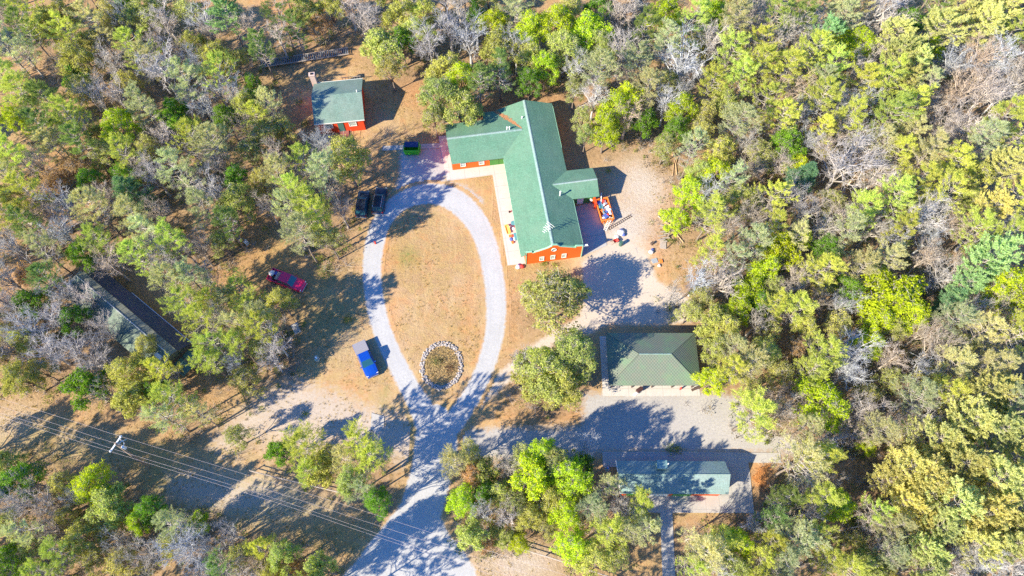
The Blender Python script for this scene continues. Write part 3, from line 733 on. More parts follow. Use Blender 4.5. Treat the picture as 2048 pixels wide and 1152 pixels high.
TREES = """
25,15,26,D 55,60,28,D 60,22,26,P 85,45,34,L 122,35,34,L 135,70,30,P 185,50,30,G 220,30,34,T 250,15,26,K 290,25,38,L 330,45,30,B 375,20,30,T 410,50,30,B 425,80,22,E 460,35,32,W 500,60,26,E
270,100,32,P 300,130,28,G 150,120,38,L 155,158,26,K 20,105,36,G 15,160,30,P 225,130,30,E 330,150,38,B 375,165,34,G 385,90,28,L 430,120,34,L 450,155,32,P 50,195,32,P 100,210,36,D 30,235,26,O 165,175,30,T 195,195,28,B 240,250,36,O 290,215,32,G 345,225,28,K 410,215,28,B 450,235,26,K 490,215,30,L 145,240,34,P 90,262,30,D 515,240,28,P 475,190,26,B 540,215,24,G
30,310,36,P 80,335,28,B 60,390,34,P 110,362,28,R 150,330,30,R 165,290,30,D 215,300,34,T 255,312,32,P 290,335,28,B 310,355,30,B 250,355,28,K 270,395,30,S 355,345,36,G 395,285,34,P 430,292,32,G 440,335,28,B 430,385,28,B 405,415,32,G 475,400,34,L 500,300,28,T 530,262,34,T 560,350,30,G 590,385,32,P 612,330,30,P 690,315,46,L,12 655,350,36,G,14 620,415,32,P,14 645,365,30,E 580,425,28,G,14 605,470,34,G,14 640,440,30,P,14 655,472,26,T,11 300,470,34,G 322,432,28,E 270,440,32,G 350,480,32,P 335,520,30,E 280,515,32,P 400,500,28,E 205,485,30,P 225,530,32,E 190,420,34,G 228,395,28,B 140,420,34,B 100,432,32,E 60,450,32,D 20,430,30,P 30,500,30,B 90,505,32,G 130,470,32,B 165,505,28,K 60,545,28,R 18,560,28,B 20,355,28,G 110,300,28,G 455,450,28,D 440,480,24,T
30,612,28,B 62,605,30,K 100,560,28,D 130,590,28,B 145,635,28,K 110,640,32,B 70,668,32,B 180,600,26,B 215,665,30,E 48,682,24,L 30,705,28,E 100,705,30,B 150,705,34,B 38,755,34,L 168,775,38,K 205,725,32,B 214,785,24,B 258,745,36,L 262,790,34,L 325,745,28,P 345,800,36,P 330,835,30,G 400,830,26,G 345,565,32,G 372,610,34,P 405,640,32,P 432,690,34,P 420,725,28,P 385,560,32,G 452,602,30,G,8 425,600,28,P,9 480,650,30,G 500,618,36,P,8 525,640,30,G 525,658,32,P 478,575,30,P,7.5 560,600,28,L 480,692,28,P 520,692,26,T 545,722,24,B 490,760,32,T 75,740,26,T 290,690,22,T
40,960,40,K 15,930,30,L 185,970,38,O 215,1010,38,L 205,1045,30,T 45,1010,34,B 15,1045,34,T 100,1015,32,E 60,1060,30,G 275,1040,24,O 300,1018,26,K 395,1045,20,O 350,1050,34,G 160,1080,34,L 125,1105,32,P 190,1115,28,T 300,1110,34,E 375,1090,42,B 410,1130,34,B 465,1070,26,B 525,1095,26,P 565,1110,30,L,12 545,1140,28,L 640,1140,30,L,13 598,1188,34,P,14 650,1215,32,G,14 545,1200,34,L,12 690,1245,30,P,13 450,1130,28,D 15,1125,30,K 85,1145,28,P 240,1125,32,T 470,870,24,T 598,1135,22,R
612,895,38,P,13 640,930,34,L 618,945,24,P 690,920,30,G 725,882,32,P,14 748,920,34,P,14 700,960,28,L,12 725,975,32,G 755,1003,26,K,11 557,905,24,K
903,925,28,G 945,950,24,R 925,1000,30,O 968,945,26,L 1000,985,28,L 1080,905,28,O,11 1112,922,30,T,12 1062,950,38,O,12 1140,950,38,O,12 1100,990,38,L 1030,1000,30,T 965,1025,24,B 1010,1030,26,B 1060,1030,28,L 1130,1025,34,O 945,1068,28,L 975,1088,15,R 1005,1072,24,L 1037,1085,20,O 1168,925,20,K 1148,1092,38,O 1190,1112,38,L 1215,1062,34,P 1185,1015,32,G 1222,975,26,G 1240,1015,26,B 1277,1010,30,P 1290,1055,30,G 1250,1062,26,G 1235,1110,28,T
1400,1105,40,G 1440,1085,36,P 1478,1085,30,O 1470,1135,30,L 1385,1140,28,P 1540,1040,28,D 1568,1000,30,D 1592,1085,40,G 1560,1120,34,G 1622,1060,34,P 1650,1120,28,P 1640,1000,34,P 1676,1010,30,O 1615,1025,26,B 1745,1020,28,P 1782,1050,30,G 1760,1090,26,B 1740,1132,36,L 1775,1110,32,G 1596,928,42,G 1635,915,36,P 1503,830,44,P 1645,805,52,O 1610,855,30,G 1722,820,36,B 1752,865,34,G 1733,890,20,O 1690,872,28,E 1838,855,40,B 1690,1140,30,P 1710,1085,24,T 1540,1085,30,P 1522,1120,26,P
1808,935,42,Y 1870,885,46,Y 1930,842,46,Y 1992,865,44,Y 1850,965,46,Y 1920,935,46,Y 1982,955,46,Y 2030,920,40,Y 1900,1012,46,Y 1960,1032,46,Y 2022,1010,42,Y 1868,1060,36,Y 1950,1090,40,Y 2020,1090,40,Y 1960,1120,34,B 1920,1105,38,B 2010,1130,28,B 1840,1095,36,Y 1850,1140,34,Y 2035,1055,36,Y 1775,960,30,Y 1800,1000,34,Y 1985,1075,34,Y
1395,560,30,B 1438,568,36,E 1420,505,28,P 1465,520,28,G 1500,490,32,G 1560,500,38,O 1530,540,30,O 1590,560,24,E 1655,500,30,K 1640,545,34,P 1720,540,32,G 1768,525,30,G 1590,475,28,G 1500,582,32,O 1520,605,26,K 1478,620,30,O 1450,655,32,L 1420,640,32,L 1430,695,32,L 1465,700,28,G 1590,622,34,P 1545,612,26,P 1612,655,28,L 1700,580,32,K 1680,615,28,B 1785,590,54,O 1815,625,38,O 1755,640,34,O 1760,560,30,O 1900,605,26,S 1880,555,34,B 1845,520,30,E 1960,525,48,W 1928,572,32,W 2010,570,46,O 2035,615,36,O 1905,645,34,G 1958,665,38,G 2020,680,38,P 1870,695,36,E 1900,735,36,G 1835,742,28,B 1698,705,38,B 1690,750,32,B 1640,712,36,P 1590,692,28,R 1620,745,30,P 1740,690,28,O 1778,722,28,B 1500,733,32,G 1462,745,32,P 1425,760,30,O 1530,705,30,L 1560,745,28,T 1505,775,24,T 1988,742,42,G 1960,785,44,Y 2010,802,40,G 1880,795,38,P 1820,795,36,G 1780,760,26,T 1680,650,28,T 1380,620,22,T
1365,215,34,O 1350,262,26,K 1400,258,26,T 1440,300,34,L 1430,342,32,O 1385,300,26,G 1475,252,32,G 1522,310,34,T 1500,348,26,E 1570,290,36,K 1590,330,26,O 1480,400,40,L 1380,385,34,O 1418,432,34,P 1500,440,34,E 1540,398,32,P 1350,440,28,O 1605,365,27,S 1597,432,26,B 1685,335,54,B 1722,305,40,B 1650,300,26,E 1690,250,30,B 1640,205,34,P 1640,268,26,P 1752,352,38,B 1785,402,36,P 1720,425,34,P 1642,462,28,B 1692,465,34,G 1742,462,28,E 1600,478,22,O 1450,460,28,B 1400,345,26,L 1545,455,26,P 1460,365,26,G 1665,400,26,T
1552,30,32,P 1550,92,34,E 1600,42,32,D 1640,20,30,G 1682,42,30,G 1750,25,42,B 1768,55,32,B 1820,42,28,K 1870,60,36,Y 1920,42,34,Y 1960,62,40,Y 2002,30,36,Y 2022,70,30,P 1655,75,28,W 1622,112,34,P 1680,78,26,O 1717,88,32,O 1790,78,34,Y 1790,112,34,Y 1862,95,30,O 1830,132,32,Y 1770,165,36,P 1720,170,34,P 1652,142,32,P 1570,152,36,P 1580,192,32,E 1560,242,32,P 1640,175,28,G 1680,205,28,B 1762,172,24,S 1700,240,34,P 1780,235,36,P 1820,215,34,P 1852,180,28,G 1900,130,38,B 1950,122,38,E 2000,122,38,B 2030,165,36,E 1920,185,34,E 1962,195,34,B 1890,250,42,B 1932,265,34,B 2000,242,36,P 2035,272,34,P 1960,292,34,G 1820,270,28,G 2000,332,36,Y 1950,350,36,L 2030,400,38,P 1980,420,36,Y 1900,330,34,P 1850,312,34,G 1832,370,36,P 1890,392,36,P 1940,462,32,P 1840,442,38,B 1892,452,32,E 1800,462,28,P 2010,480,34,P 1760,292,28,G 1792,312,30,P 1712,20,26,G 1880,15,26,D 1940,400,28,L
730,40,32,B 770,90,40,L 800,30,34,L 832,62,34,L 860,92,34,B 900,60,32,B 940,82,34,B 780,135,26,T 850,25,26,L 920,20,28,E 950,22,20,K 985,48,32,O 1030,20,30,G 1000,95,34,L 1060,62,40,O 1112,45,38,O 1130,98,40,L 1180,62,40,O 1200,95,34,L 1060,115,32,L 1090,132,28,O 1135,20,32,T 890,140,36,L 922,155,32,O 880,190,40,L 920,212,34,L 868,232,24,T 960,170,26,D 1000,140,26,D 1150,145,26,B 1198,150,34,G 1240,102,32,B 1270,132,30,G 1290,62,32,D 1240,30,32,B 1200,12,26,K 1330,32,34,O 1330,92,32,G 1362,130,44,B 1188,200,32,B 1232,215,36,O 1260,195,30,O 1212,258,30,O 1172,268,20,L 1165,232,20,T 1290,240,24,K 1250,160,26,E 1295,180,28,G
1390,42,34,P 1430,30,32,O 1470,52,34,G 1420,90,32,B 1460,112,34,P 1500,22,32,B 1510,92,32,P 1520,142,32,P 1480,162,32,P 1422,172,28,P 1450,205,32,L 1530,202,28,P 1390,90,26,T 1340,165,26,T
612,18,32,L 660,12,28,L 560,28,32,D 700,15,26,B 522,100,26,D 640,45,22,R 590,60,24,D
1105,600,62,T 1070,590,30,L 1142,580,30,L 1092,742,54,L 1066,765,36,L 1128,768,42,L 1096,726,36,O 1150,705,42,L,13
"""
LAND = [('small red-walled cabin', 675, 205), ('L-shaped lodge', 1060, 330), ('hip-roofed pavilion', 1310, 715), ('long green-roofed garage', 1345, 955),
        ('long dark bunkhouse', 250, 640), ('utility pole', 235, 890), ('two dark parked cars', 740, 405), ('red pickup', 575, 560), ('blue pickup', 732, 718),
        ('slatted walkway', 610, 120), ('stone ring', 883, 728), ('scrap wood piles', 1335, 460), ('big white fallen-looking tree', 1690, 330), ('largest lime tree', 1785, 590),
        ('pale teal pine', 1960, 528), ('golden pine stand', 1915, 930), ('top left corner', 0, 0), ('top right corner', 2048, 0), ('bottom left corner', 0, 1152),
        ('bottom right corner', 2048, 1152), ('middle right edge', 2048, 400), ('middle left edge', 0, 400), ('concrete footpath', 1335, 1090), ('driveway mouth', 820, 1100), ('right end pine cluster', 1620, 1060), ('narrow spruce', 1605, 365), ('top edge middle', 1024, 0)]
ORD = ['', 'second ', 'third ', 'fourth ', 'fifth ', 'sixth ', 'seventh ', 'eighth ', 'ninth ', 'tenth ', 'eleventh ', 'twelfth ']
DIRS = ['right', 'upper right', 'upper', 'upper left', 'left', 'lower left', 'lower', 'lower right']
tree_specs = []
for tok in TREES.split():
    q = tok.split(','); tree_specs.append([float(q[0]), float(q[1]), float(q[2]), q[3], float(q[1]) > 1180] + [float(v) for v in q[4:]])
# woods that go on past the edges of the frame (their shadows fall into it)
def ring():
    out = []
    rr = random.Random(5)
    def ok(x, y, d):
        return all((x - s[0]) ** 2 + (y - s[1]) ** 2 > d * d for s in tree_specs) and all((x - s[0]) ** 2 + (y - s[1]) ** 2 > d * d for s in out)
    tries = 0
    while tries < 2600 and len(out) < 120:
        tries += 1
        x = rr.uniform(-190, 2200); y = rr.uniform(-110, 1300)
        if -30 < x < 2078 and -22 < y < 1180: continue
        if 330 < x < 1120 and y > 1140 and not (330 < x < 640 and y > 1240): continue      # road and cleared strip
        if -190 < x < 30 and 790 < y < 905: continue                                        # power-line clearing
        if y > 1180 and 1290 < x < 1370: continue
        if ok(x, y, 44): out.append([x, y, rr.uniform(28, 40), rr.choice('PPPGGLLDTBE'), True])
    return out
def fill():
    out = []; rr = random.Random(12)
    closed = [(580, 840, 85, 290), (700, 1020, 280, 900), (1180, 1500, 640, 800), (1190, 1560, 860, 1040), (1300, 1370, 1000, 1180), (1010, 1330, 290, 700), (690, 900, 820, 1180), (420, 640, 480, 590), (120, 400, 530, 760), (560, 800, 640, 860),
              (0, 560, 790, 930), (230, 700, 820, 1080), (860, 1130, 170, 300), (920, 1210, 800, 890), (590, 720, 0, 100), (1090, 1140, 180, 300), (1440, 1620, 850, 920), (1680, 1780, 880, 1000), (980, 1200, 1080, 1180), (440, 560, 420, 500)]
    for _ in range(9000):
        x = rr.uniform(-10, 2058); y = rr.uniform(-10, 1160)
        if any(a < x < b and c < y < d for a, b, c, d in closed): continue
        near = sorted(math.hypot(x - s_[0], y - s_[1]) for s_ in tree_specs + out)
        if near[0] < 31 or near[2] > 66: continue
        if len(out) > 150: break
        k = min(tree_specs, key=lambda s_: (x - s_[0]) ** 2 + (y - s_[1]) ** 2)
        t = rr.choice(['T', 'E', 'B', 'B', 'E', 'K', 'T'] if x < 1250 else ['E', 'B', 'B', 'T', 'E']) if k[3] != 'Y' else 'Y'
        if t in 'SWR': t = 'G'
        out.append([x, y, rr.uniform(20, 28), t, False])
    return out
FILL = fill()
tree_specs += FILL
tree_specs += ring()
base_xy = []
counts = {}
placed = []
protos = {}
for i, (x, y, r, t, outside, *fixed) in enumerate(tree_specs):
    sp, look, nm, colr, cf = TYPES[t]
    var = SP[sp][i % len(SP[sp])] if not (t == 'S' and 1600 < x < 1610) else SP['spruce'][0]
    rm = r / SX(y) * 1.10
    rr = random.Random(i * 31 + 7)
    Hh = {'pine': 2.1 * rm + 6.8, 'dense': 2.1 * rm + 6, 'leafy': 1.2 * rm + 5.6, 'thin': 1.25 * rm + 5.2, 'bare': 1.6 * rm + 4.8, 'spruce': 2.0 * rm + 5.0}[sp] * rr.uniform(.92, 1.08)
    if sp == 'leafy' and rm < 1.7: Hh = 2.2 * rm + 1.5
    if fixed: Hh = fixed[0]
    c = G(x, y, Hh * cf)
    placed.append((x, y, rm, Hh, t, outside, c.x, c.y, var, rr.uniform(0, 6.28)))
TP = np.array([(p[6], p[7], p[2]) for p in placed])

# labels: what the tree looks like, and where it stands next to something one can find
names = {}
for k, p in enumerate(placed):
    x, y, t = p[0], p[1], p[4]
    best = sorted(((x - a) ** 2 + (y - b) ** 2, nme, a, b) for nme, a, b in LAND)
    d, nme, a, b = next(q for q in best if q[0] > 30)
    ang = math.degrees(math.atan2(-(y - b), x - a)) % 360
    names.setdefault((t, nme, DIRS[int((ang + 22.5) // 45) % 8]), []).append((d, k))
labels = {}
for (t, nme, dr), lst in names.items():
    inside = [q for q in sorted(lst) if not placed[q[1]][5]]
    for j, (d, k) in enumerate(inside):
        labels[k] = "%s %snearest the %s on its %s side" % (TYPES[t][1], ORD[min(j, 11)], nme, dr)
for k, p in enumerate(placed):
    x, y, rm, Hh, t, outside, wx, wy, var, rot = p
    sp, look, nm, colr, cf = TYPES[t]
    tm, cm, H0, R0 = var
    rr = random.Random(k * 17 + 3)
    s = rm / R0
    grp = {'pine_tree': 'pines of the surrounding woods', 'leafy_tree': 'leafy trees of the surrounding woods', 'bare_tree': 'leafless trees of the woods', 'spruce_tree': 'spruces in the woods'}[nm]
    lab = labels.get(k)
    if outside:
        lab = '%s just beyond the edge of the picture' % look; grp = '%ss beyond the picture edge' % look
    e = thing(nm, lab, 'tree', (wx, wy, -.05), rot, grp)
    e.scale = (s * rr.uniform(.93, 1.07), s * rr.uniform(.93, 1.07), Hh / H0)
    j = rr.uniform(.82, 1.18)
    h = rr.uniform(-.10, .10)
    cc = (min(1, colr[0] * j * (1 + h)), min(1, colr[1] * j), min(1, colr[2] * j * (1 - h)), 1)
    tr = bpy.data.objects.new('trunk', tm); link(tr, e); tr.color = cc
    cr = bpy.data.objects.new('crown', cm); link(cr, e); cr.color = cc

# ------------------------------------------------------------------ ground masks and sheets
def masks(P):
    lit = np.zeros(len(P))
    for tx, ty, trm in TP:
        q = ((P[:, 0] - tx) ** 2 + (P[:, 1] - ty) ** 2) / (trm * 1.25) ** 2
        near = q < 6
        lit[near] += .42 * np.exp(-q[near])
    lit = np.clip(lit, 0, 1)
    orange = blob_mask(P, [(620, 60, 90, 40, .9), (560, 20, 60, 40, .7), (830, 170, 50, 30, .9), (960, 210, 90, 22, 1), (1100, 190, 90, 25, 1), (1130, 240, 20, 60, 1), (1310, 250, 40, 45, .7), (1330, 400, 30, 40, .9),
        (1310, 470, 25, 60, .9), (480, 480, 70, 60, .9), (440, 540, 50, 50, .8), (560, 520, 60, 30, .5), (770, 480, 14, 60, .7), (800, 520, 40, 20, .5), (785, 640, 14, 60, .6), (1000, 830, 60, 30, .25), (1120, 830, 60, 14, .8),
        (1180, 640, 60, 12, .8), (1025, 620, 16, 80, .45), (120, 340, 60, 50, .7), (40, 560, 60, 60, .5), (1520, 950, 20, 40, 1), (1540, 935, 20, 16, .8), (40, 1090, 80, 50, .6), (230, 840, 60, 20, .5), (380, 800, 40, 30, .7),
        (300, 860, 60, 30, .35), (1440, 590, 50, 40, .6), (1720, 900, 60, 40, .6), (1700, 960, 60, 60, .6), (90, 150, 30, 20, .9), (330, 270, 50, 14, .8), (760, 340, 30, 40, .5), (940, 620, 12, 90, .35), (690, 100, 40, 30, .5), (1370, 630, 40, 30, .6)])
    green = blob_mask(P, [(200, 900, 230, 50, .5), (450, 1010, 230, 70, .5), (90, 880, 120, 40, .4), (640, 1060, 110, 60, .4), (560, 500, 90, 50, .35), (640, 640, 90, 60, .4), (815, 515, 22, 20, 1), (640, 570, 60, 40, .35), (330, 960, 40, 40, .8), (290, 1080, 30, 20, .9), (900, 345, 60, 10, .3), (970, 350, 10, 6, .9), (1095, 530, 50, 12, .7), (872, 720, 14, 14, .6), (612, 828, 6, 6, 1), (600, 500, 50, 30, .3),
        (770, 790, 12, 60, .45), (825, 860, 14, 60, .5), (1350, 895, 30, 5, .9), (1400, 690, 30, 60, .3)])
    pale = blob_mask(P, [(1290, 370, 60, 70, .95), (1250, 450, 70, 60, 1), (1230, 520, 60, 30, .8), (1370, 610, 50, 30, .7), (700, 700, 60, 40, .15), (520, 1000, 160, 50, .6), (420, 980, 70, 50, .6), (600, 860, 120, 50, .6), (1040, 1120, 90, 40, .8), (200, 870, 80, 30, .25), (20, 850, 60, 40, .4), (1580, 890, 50, 20, .6), (1720, 930, 40, 30, .4)])
    return dict(orange=orange, litter=lit, pale=pale, green=green)
def put_masks(o, P):
    for k, v in masks(P).items():
        a = o.data.attributes.new(k, 'FLOAT', 'POINT'); a.data.foreach_set('value', v.astype(np.float32))
def ground():
    far = [-2500, -1400, -700, -400, -260, -180]
    xs = np.array(far + list(np.arange(-130, 141, .9)) + [180, 260, 400, 700, 1400, 2500])
    ys = np.array([-2500, -1400, -700, -300, -120, -60] + list(np.arange(-30, 151, .9)) + [200, 300, 500, 900, 1600, 2500])
    XX, YY = np.meshgrid(xs, ys); P = np.c_[XX.ravel(), YY.ravel()]
    r = np.random.default_rng(3)
    nx, ny = len(xs), len(ys)
    idx = np.arange(nx * ny).reshape(ny, nx)
    Q = np.stack([idx[:-1, :-1], idx[:-1, 1:], idx[1:, 1:], idx[1:, :-1]], -1).reshape(-1, 4)
    me = np_mesh('ground', np.c_[P, np.zeros(len(P))], Q, [M['ground']])
    o = bpy.data.objects.new('ground', me); COL.objects.link(o)
    put_masks(o, P); tag(o, kind='structure')
ground()
def bbox_of(pts, m=3):
    a = np.array([p[:2] for p in pts]); return (a[:, 0].min() - m, a[:, 0].max() + m, a[:, 1].min() - m, a[:, 1].max() + m)
def road(name, mat, sdf, z, pts, margin, cell=.45):
    o, P = grid_mesh(name, mat, sdf, z, cell, margin, bbox_of(pts))
    put_masks(o, P); tag(o, kind='structure')
road('gravel_verge', M['verge'], lambda P: np.minimum(np.minimum(poly_sdf(P, POLY_WEST), poly_sdf(P, POLY_SW) + 1.0), 1e9), .004, POLY_WEST + POLY_SW, 3.2)
road('gravel_lot', M['lotgravel'], lambda P: poly_sdf(P, POLY_LOT), .008, POLY_LOT, 1.6)
road('sand_yard', M['sand'], lambda P: np.minimum(poly_sdf(P, POLY_YARD), np.minimum(seg_sdf(P, RIB_TRACK), seg_sdf(P, RIB_TRACK2))), .012, POLY_YARD + RIB_TRACK, 1.6)
road('parking_gravel', M['parkgravel'], lambda P: poly_sdf(P, POLY_PARK), .016, POLY_PARK, 1.5)
road('gravel_driveway', M['gravel'], lambda P: np.minimum(np.minimum(seg_sdf(P, RIB_LOOP), seg_sdf(P, RIB_ENTRY)), poly_sdf(P, POLY_MOUTH)), .020, RIB_LOOP + RIB_ENTRY + POLY_MOUTH, .5, .3)

# undergrowth below the woods: saplings, ferns and brush nobody could count
def undergrowth():
    r = np.random.default_rng(9)
    C = []; tries = 0
    while len(C) < 4200 and tries < 90:
        tries += 1
        k = r.integers(0, len(TP), 400); a = r.uniform(0, 6.28, 400); q = TP[k, 2] * r.uniform(.2, 1.5, 400)
        P = np.c_[TP[k, 0] + np.cos(a) * q, TP[k, 1] + np.sin(a) * q]
        keep = np.ones(len(P), bool)
        for i, (X, Y) in enumerate(P):
            u, v = PX((X, Y, 0))
            if any(x0 < u < x1 and y0 < v < y1 for x0, x1, y0, y1 in ((860, 1210, 185, 540), (590, 830, 90, 275), (740, 1020, 280, 900), (1180, 1560, 645, 800), (1190, 1520, 880, 1040), (1310, 1365, 1020, 1160), (1000, 1310, 500, 700), (690, 900, 860, 1160), (1020, 1170, 560, 640), (120, 400, 530, 760), (530, 640, 530, 600), (700, 790, 660, 770))): keep[i] = False
        C += list(P[keep])
    C = np.array(C); n = len(C); per = 42
    hgt = r.uniform(.2, 1.5, n); rad = r.uniform(.25, .95, n)
    cen = np.repeat(np.c_[C, hgt * .5], per, 0) + r.normal(0, 1, (n * per, 3)) * np.repeat(np.c_[rad * .5, rad * .5, hgt * .28], per, 0)
    cen[:, 2] = np.abs(cen[:, 2]) + .03
    nrm = unit(r.normal(0, .6, (n * per, 3)) + [0, 0, .6]); A = unit(np.cross(nrm, r.normal(0, 1, (n * per, 3)))); B = np.cross(nrm, A)
    sz = r.uniform(.05, .13, (n * per, 1))
    V, Q = leaf_quads(cen, A * sz, B * sz * .7)
    cl = np.repeat(r.normal(0, .22, n), per); dl = np.repeat((r.random(n) < .4) * r.random(n), per)
    vv = lv(r, n * per, cl, dull=.1); vv[:, 1] = np.clip(vv[:, 1] + dl, 0, 1)
    me = np_mesh('undergrowth', V, Q, [M['leaf']], None, np.repeat(vv, 4, 0))
    o = bpy.data.objects.new('undergrowth', me); COL.objects.link(o); o.color = (.24, .29, .08, 1)
    tag(o, 'low green and brown brush growing beneath the trees', 'undergrowth', kind='stuff')
undergrowth()
def dry_brush():
    r = np.random.default_rng(19)
    k = r.integers(0, len(TP), 9000); a = r.uniform(0, 6.28, 9000); q = TP[k, 2] * r.uniform(.1, 1.5, 9000)
    P = np.c_[TP[k, 0] + np.cos(a) * q, TP[k, 1] + np.sin(a) * q]
    keep = []
    for i, (X, Y) in enumerate(P):
        u, v = PX((X, Y, 0))
        if not any(x0 < u < x1 and y0 < v < y1 for x0, x1, y0, y1 in ((860, 1210, 185, 540), (590, 830, 110, 275), (700, 1020, 280, 900), (1180, 1560, 645, 800), (1190, 1520, 880, 1040), (1310, 1365, 1020, 1160), (1000, 1310, 500, 700), (690, 900, 820, 1160), (120, 400, 530, 760), (530, 640, 530, 600), (600, 790, 640, 800))): keep.append(i)
        if len(keep) >= 3000: break
    C = P[keep]; n = len(C); per = 15
    c = np.repeat(C, per, 0); h = np.repeat(r.uniform(.3, 1.6, n), per)
    P0 = np.c_[c + r.normal(0, .18, (n * per, 2)), np.full(n * per, .0)]
    P1 = P0 + np.c_[r.normal(0, .42, (n * per, 2)) * h[:, None], h * r.uniform(.3, 1., n * per)]
    V, Q = twig_prisms(P0, P1, np.full(n * per, .018), np.full(n * per, .008))
    o = bpy.data.objects.new('dry_brush', np_mesh('dry_brush', V, Q, [M['twig']])); COL.objects.link(o)
    tag(o, 'grey leafless brush and dead stems on the forest floor', 'brush', kind='stuff')
dry_brush()

def dry_grass():
    r = np.random.default_rng(29)
    P = np.c_[r.uniform(-82, 62, 46000), r.uniform(2, 100, 46000)]
    rd = np.minimum(np.minimum(seg_sdf(P, RIB_LOOP), seg_sdf(P, RIB_ENTRY)), poly_sdf(P, POLY_MOUTH))
    rd = np.minimum(rd, np.minimum(poly_sdf(P, POLY_LOT), np.minimum(poly_sdf(P, POLY_YARD), seg_sdf(P, RIB_TRACK))))
    rd = np.minimum(rd, poly_sdf(P, POLY_PARK))
    pat = np.sin(P[:, 0] * .55 + 2 * np.sin(P[:, 1] * .31)) + np.sin(P[:, 1] * .8 + 1.7 * np.sin(P[:, 0] * .23)) + r.normal(0, .9, len(P))
    ok = (rd > .05) & (pat > .1)
    for x0, x1, y0, y1 in ((880, 1215, 190, 545), (618, 735, 145, 275), (1180, 1570, 645, 800), (1190, 1580, 880, 1050), (1310, 1365, 1020, 1160), (130, 410, 530, 760), (535, 615, 535, 590), (705, 765, 670, 760), (710, 770, 370, 440), (1190, 1300, 280, 520)):
        D = CAM_H * CT + P[:, 1] * ST; u = 1024 + F * P[:, 0] / D; v = 576 + F * (CAM_H * ST - P[:, 1] * CT) / D
        ok &= ~((u > x0) & (u < x1) & (v > y0) & (v < y1))
    C = P[ok][:15000]; n = len(C); per = 7
    c = np.repeat(C, per, 0); N_ = n * per; h = np.repeat(r.uniform(.05, .22, n), per) * r.uniform(.6, 1.2, N_)
    an = r.uniform(0, 6.28, N_); ca_, sa_ = np.cos(an), np.sin(an); lean = r.uniform(.03, .16, N_); w_ = r.uniform(.012, .035, N_)
    b = np.c_[c + r.normal(0, .07, (N_, 2)), np.full(N_, .0)]
    t = b + np.c_[ca_ * lean, sa_ * lean, h]; sd_ = np.c_[-sa_ * w_, ca_ * w_, np.zeros(N_)]
    V = np.stack([b - sd_, b + sd_, t + sd_ * .3, t - sd_ * .3], 1).reshape(-1, 3)
    vv = lv(r, N_, np.repeat(r.normal(0, .15, n), per), dull=.15)
    o = bpy.data.objects.new('dry_grass', np_mesh('dry_grass', V, np.arange(4 * N_).reshape(-1, 4), [M['leaf']], None, np.repeat(vv, 4, 0))); COL.objects.link(o); o.color = (.50, .38, .18, 1)
    tag(o, 'tufts of dry straw-coloured grass over the open ground', 'grass', kind='stuff')
dry_grass()
# ------------------------------------------------------------------ buildings
def local_frame(A, ang):
    u = Vector((math.cos(ang), math.sin(ang), 0)); v = Vector((-math.sin(ang), math.cos(ang), 0)); A = Vector((A[0], A[1], 0))
    def loc(px, py, h=0.0):
        d = G(px, py, h) - A; return (d.dot(u), d.dot(v))
    def hit(px, py, v0=0.0):                 # where the sight line meets the wall plane v = v0
        o = Vector((0, 0, CAM_H)); d = G(px, py, 0) - o
        t = (v0 - (o - A).dot(v)) / d.dot(v); p = o + d * t
        return ((p - A).dot(u), p.z)
    return loc, hit
def window(parent, c, w, h, axis='x', out=-1, pane='window_light', frame='trim_white', name='window'):
    """a framed window on a wall that runs along x (axis 'x', facing out*y) or y"""
    x, y, z = c
    fr = MB(); t = .09
    def b(dx, dz, sx, sz, dep, off):
        if axis == 'x': fr_.box((x + dx, y + out * off, z + dz), (sx, dep, sz))
        else: fr_.box((x + out * off, y + dx, z + dz), (dep, sx, sz))
    fr_ = fr
    b(0, h / 2, w + t, t, .10, .03); b(0, -h / 2, w + t, t, .12, .04); b(-w / 2, 0, t, h - t, .10, .03); b(w / 2, 0, t, h - t, .10, .03); b(0, 0, w - t, .04, .07, .025)
    f = fr.build(name, M[frame], parent)
    fr_ = MB(); b(0, 0, w - t, h - t, .04, .012)
    fr_.build('pane', M[pane], f)
    return f

# --- the L-shaped lodge
LA, LANG = (2.05, 48.33), math.radians(8.6)
lloc, lhit = local_frame(LA, LANG)
lodge = thing('lodge', 'large L-shaped lodge with green shingle roof and orange-red gable wall', 'building', (LA[0], LA[1], 0), LANG)
RU, RH = 4.05, 4.8; WU, WHt = -.78, 3.08; EU, EH = 8.68, 3.15; V0, V1 = .12, 27.15
def zw(u): return WHt + (u - WU) * (RH - WHt) / (RU - WU)
def ze(u): return RH - (u - RU) * (RH - EH) / (EU - RU)
mb = MB(); mb.slab([(WU, V0 - .35, WHt), (-.08, V0 - .35, zw(-.08)), (-.08, V0, zw(-.08)), (RU, V0, RH), (RU, V1, RH), (WU, V1, WHt)], .16)
r = mb.build('roof', M['roof_green'], lodge); r['label'] = 'sunlit west slope of green shingles'
mb = MB(); mb.slab([(RU, V0, RH), (EU, V0, EH), (EU, V1, EH), (RU, V1, RH)], .16)
r2 = mb.build('roof', M['roof_green'], lodge)
mb = MB()
mb.add([(RU - .30, V0, RH - .10), (RU, V0, RH + .035), (RU + .16, V0, RH - .03), (RU - .30, V1, RH - .10), (RU, V1, RH + .035), (RU + .16, V1, RH - .03)], [(0, 1, 4, 3), (1, 2, 5, 4), (2, 0, 3, 5), (0, 2, 1), (3, 4, 5)])
mb.build('ridge_cap', M['roof_ridge'], r)
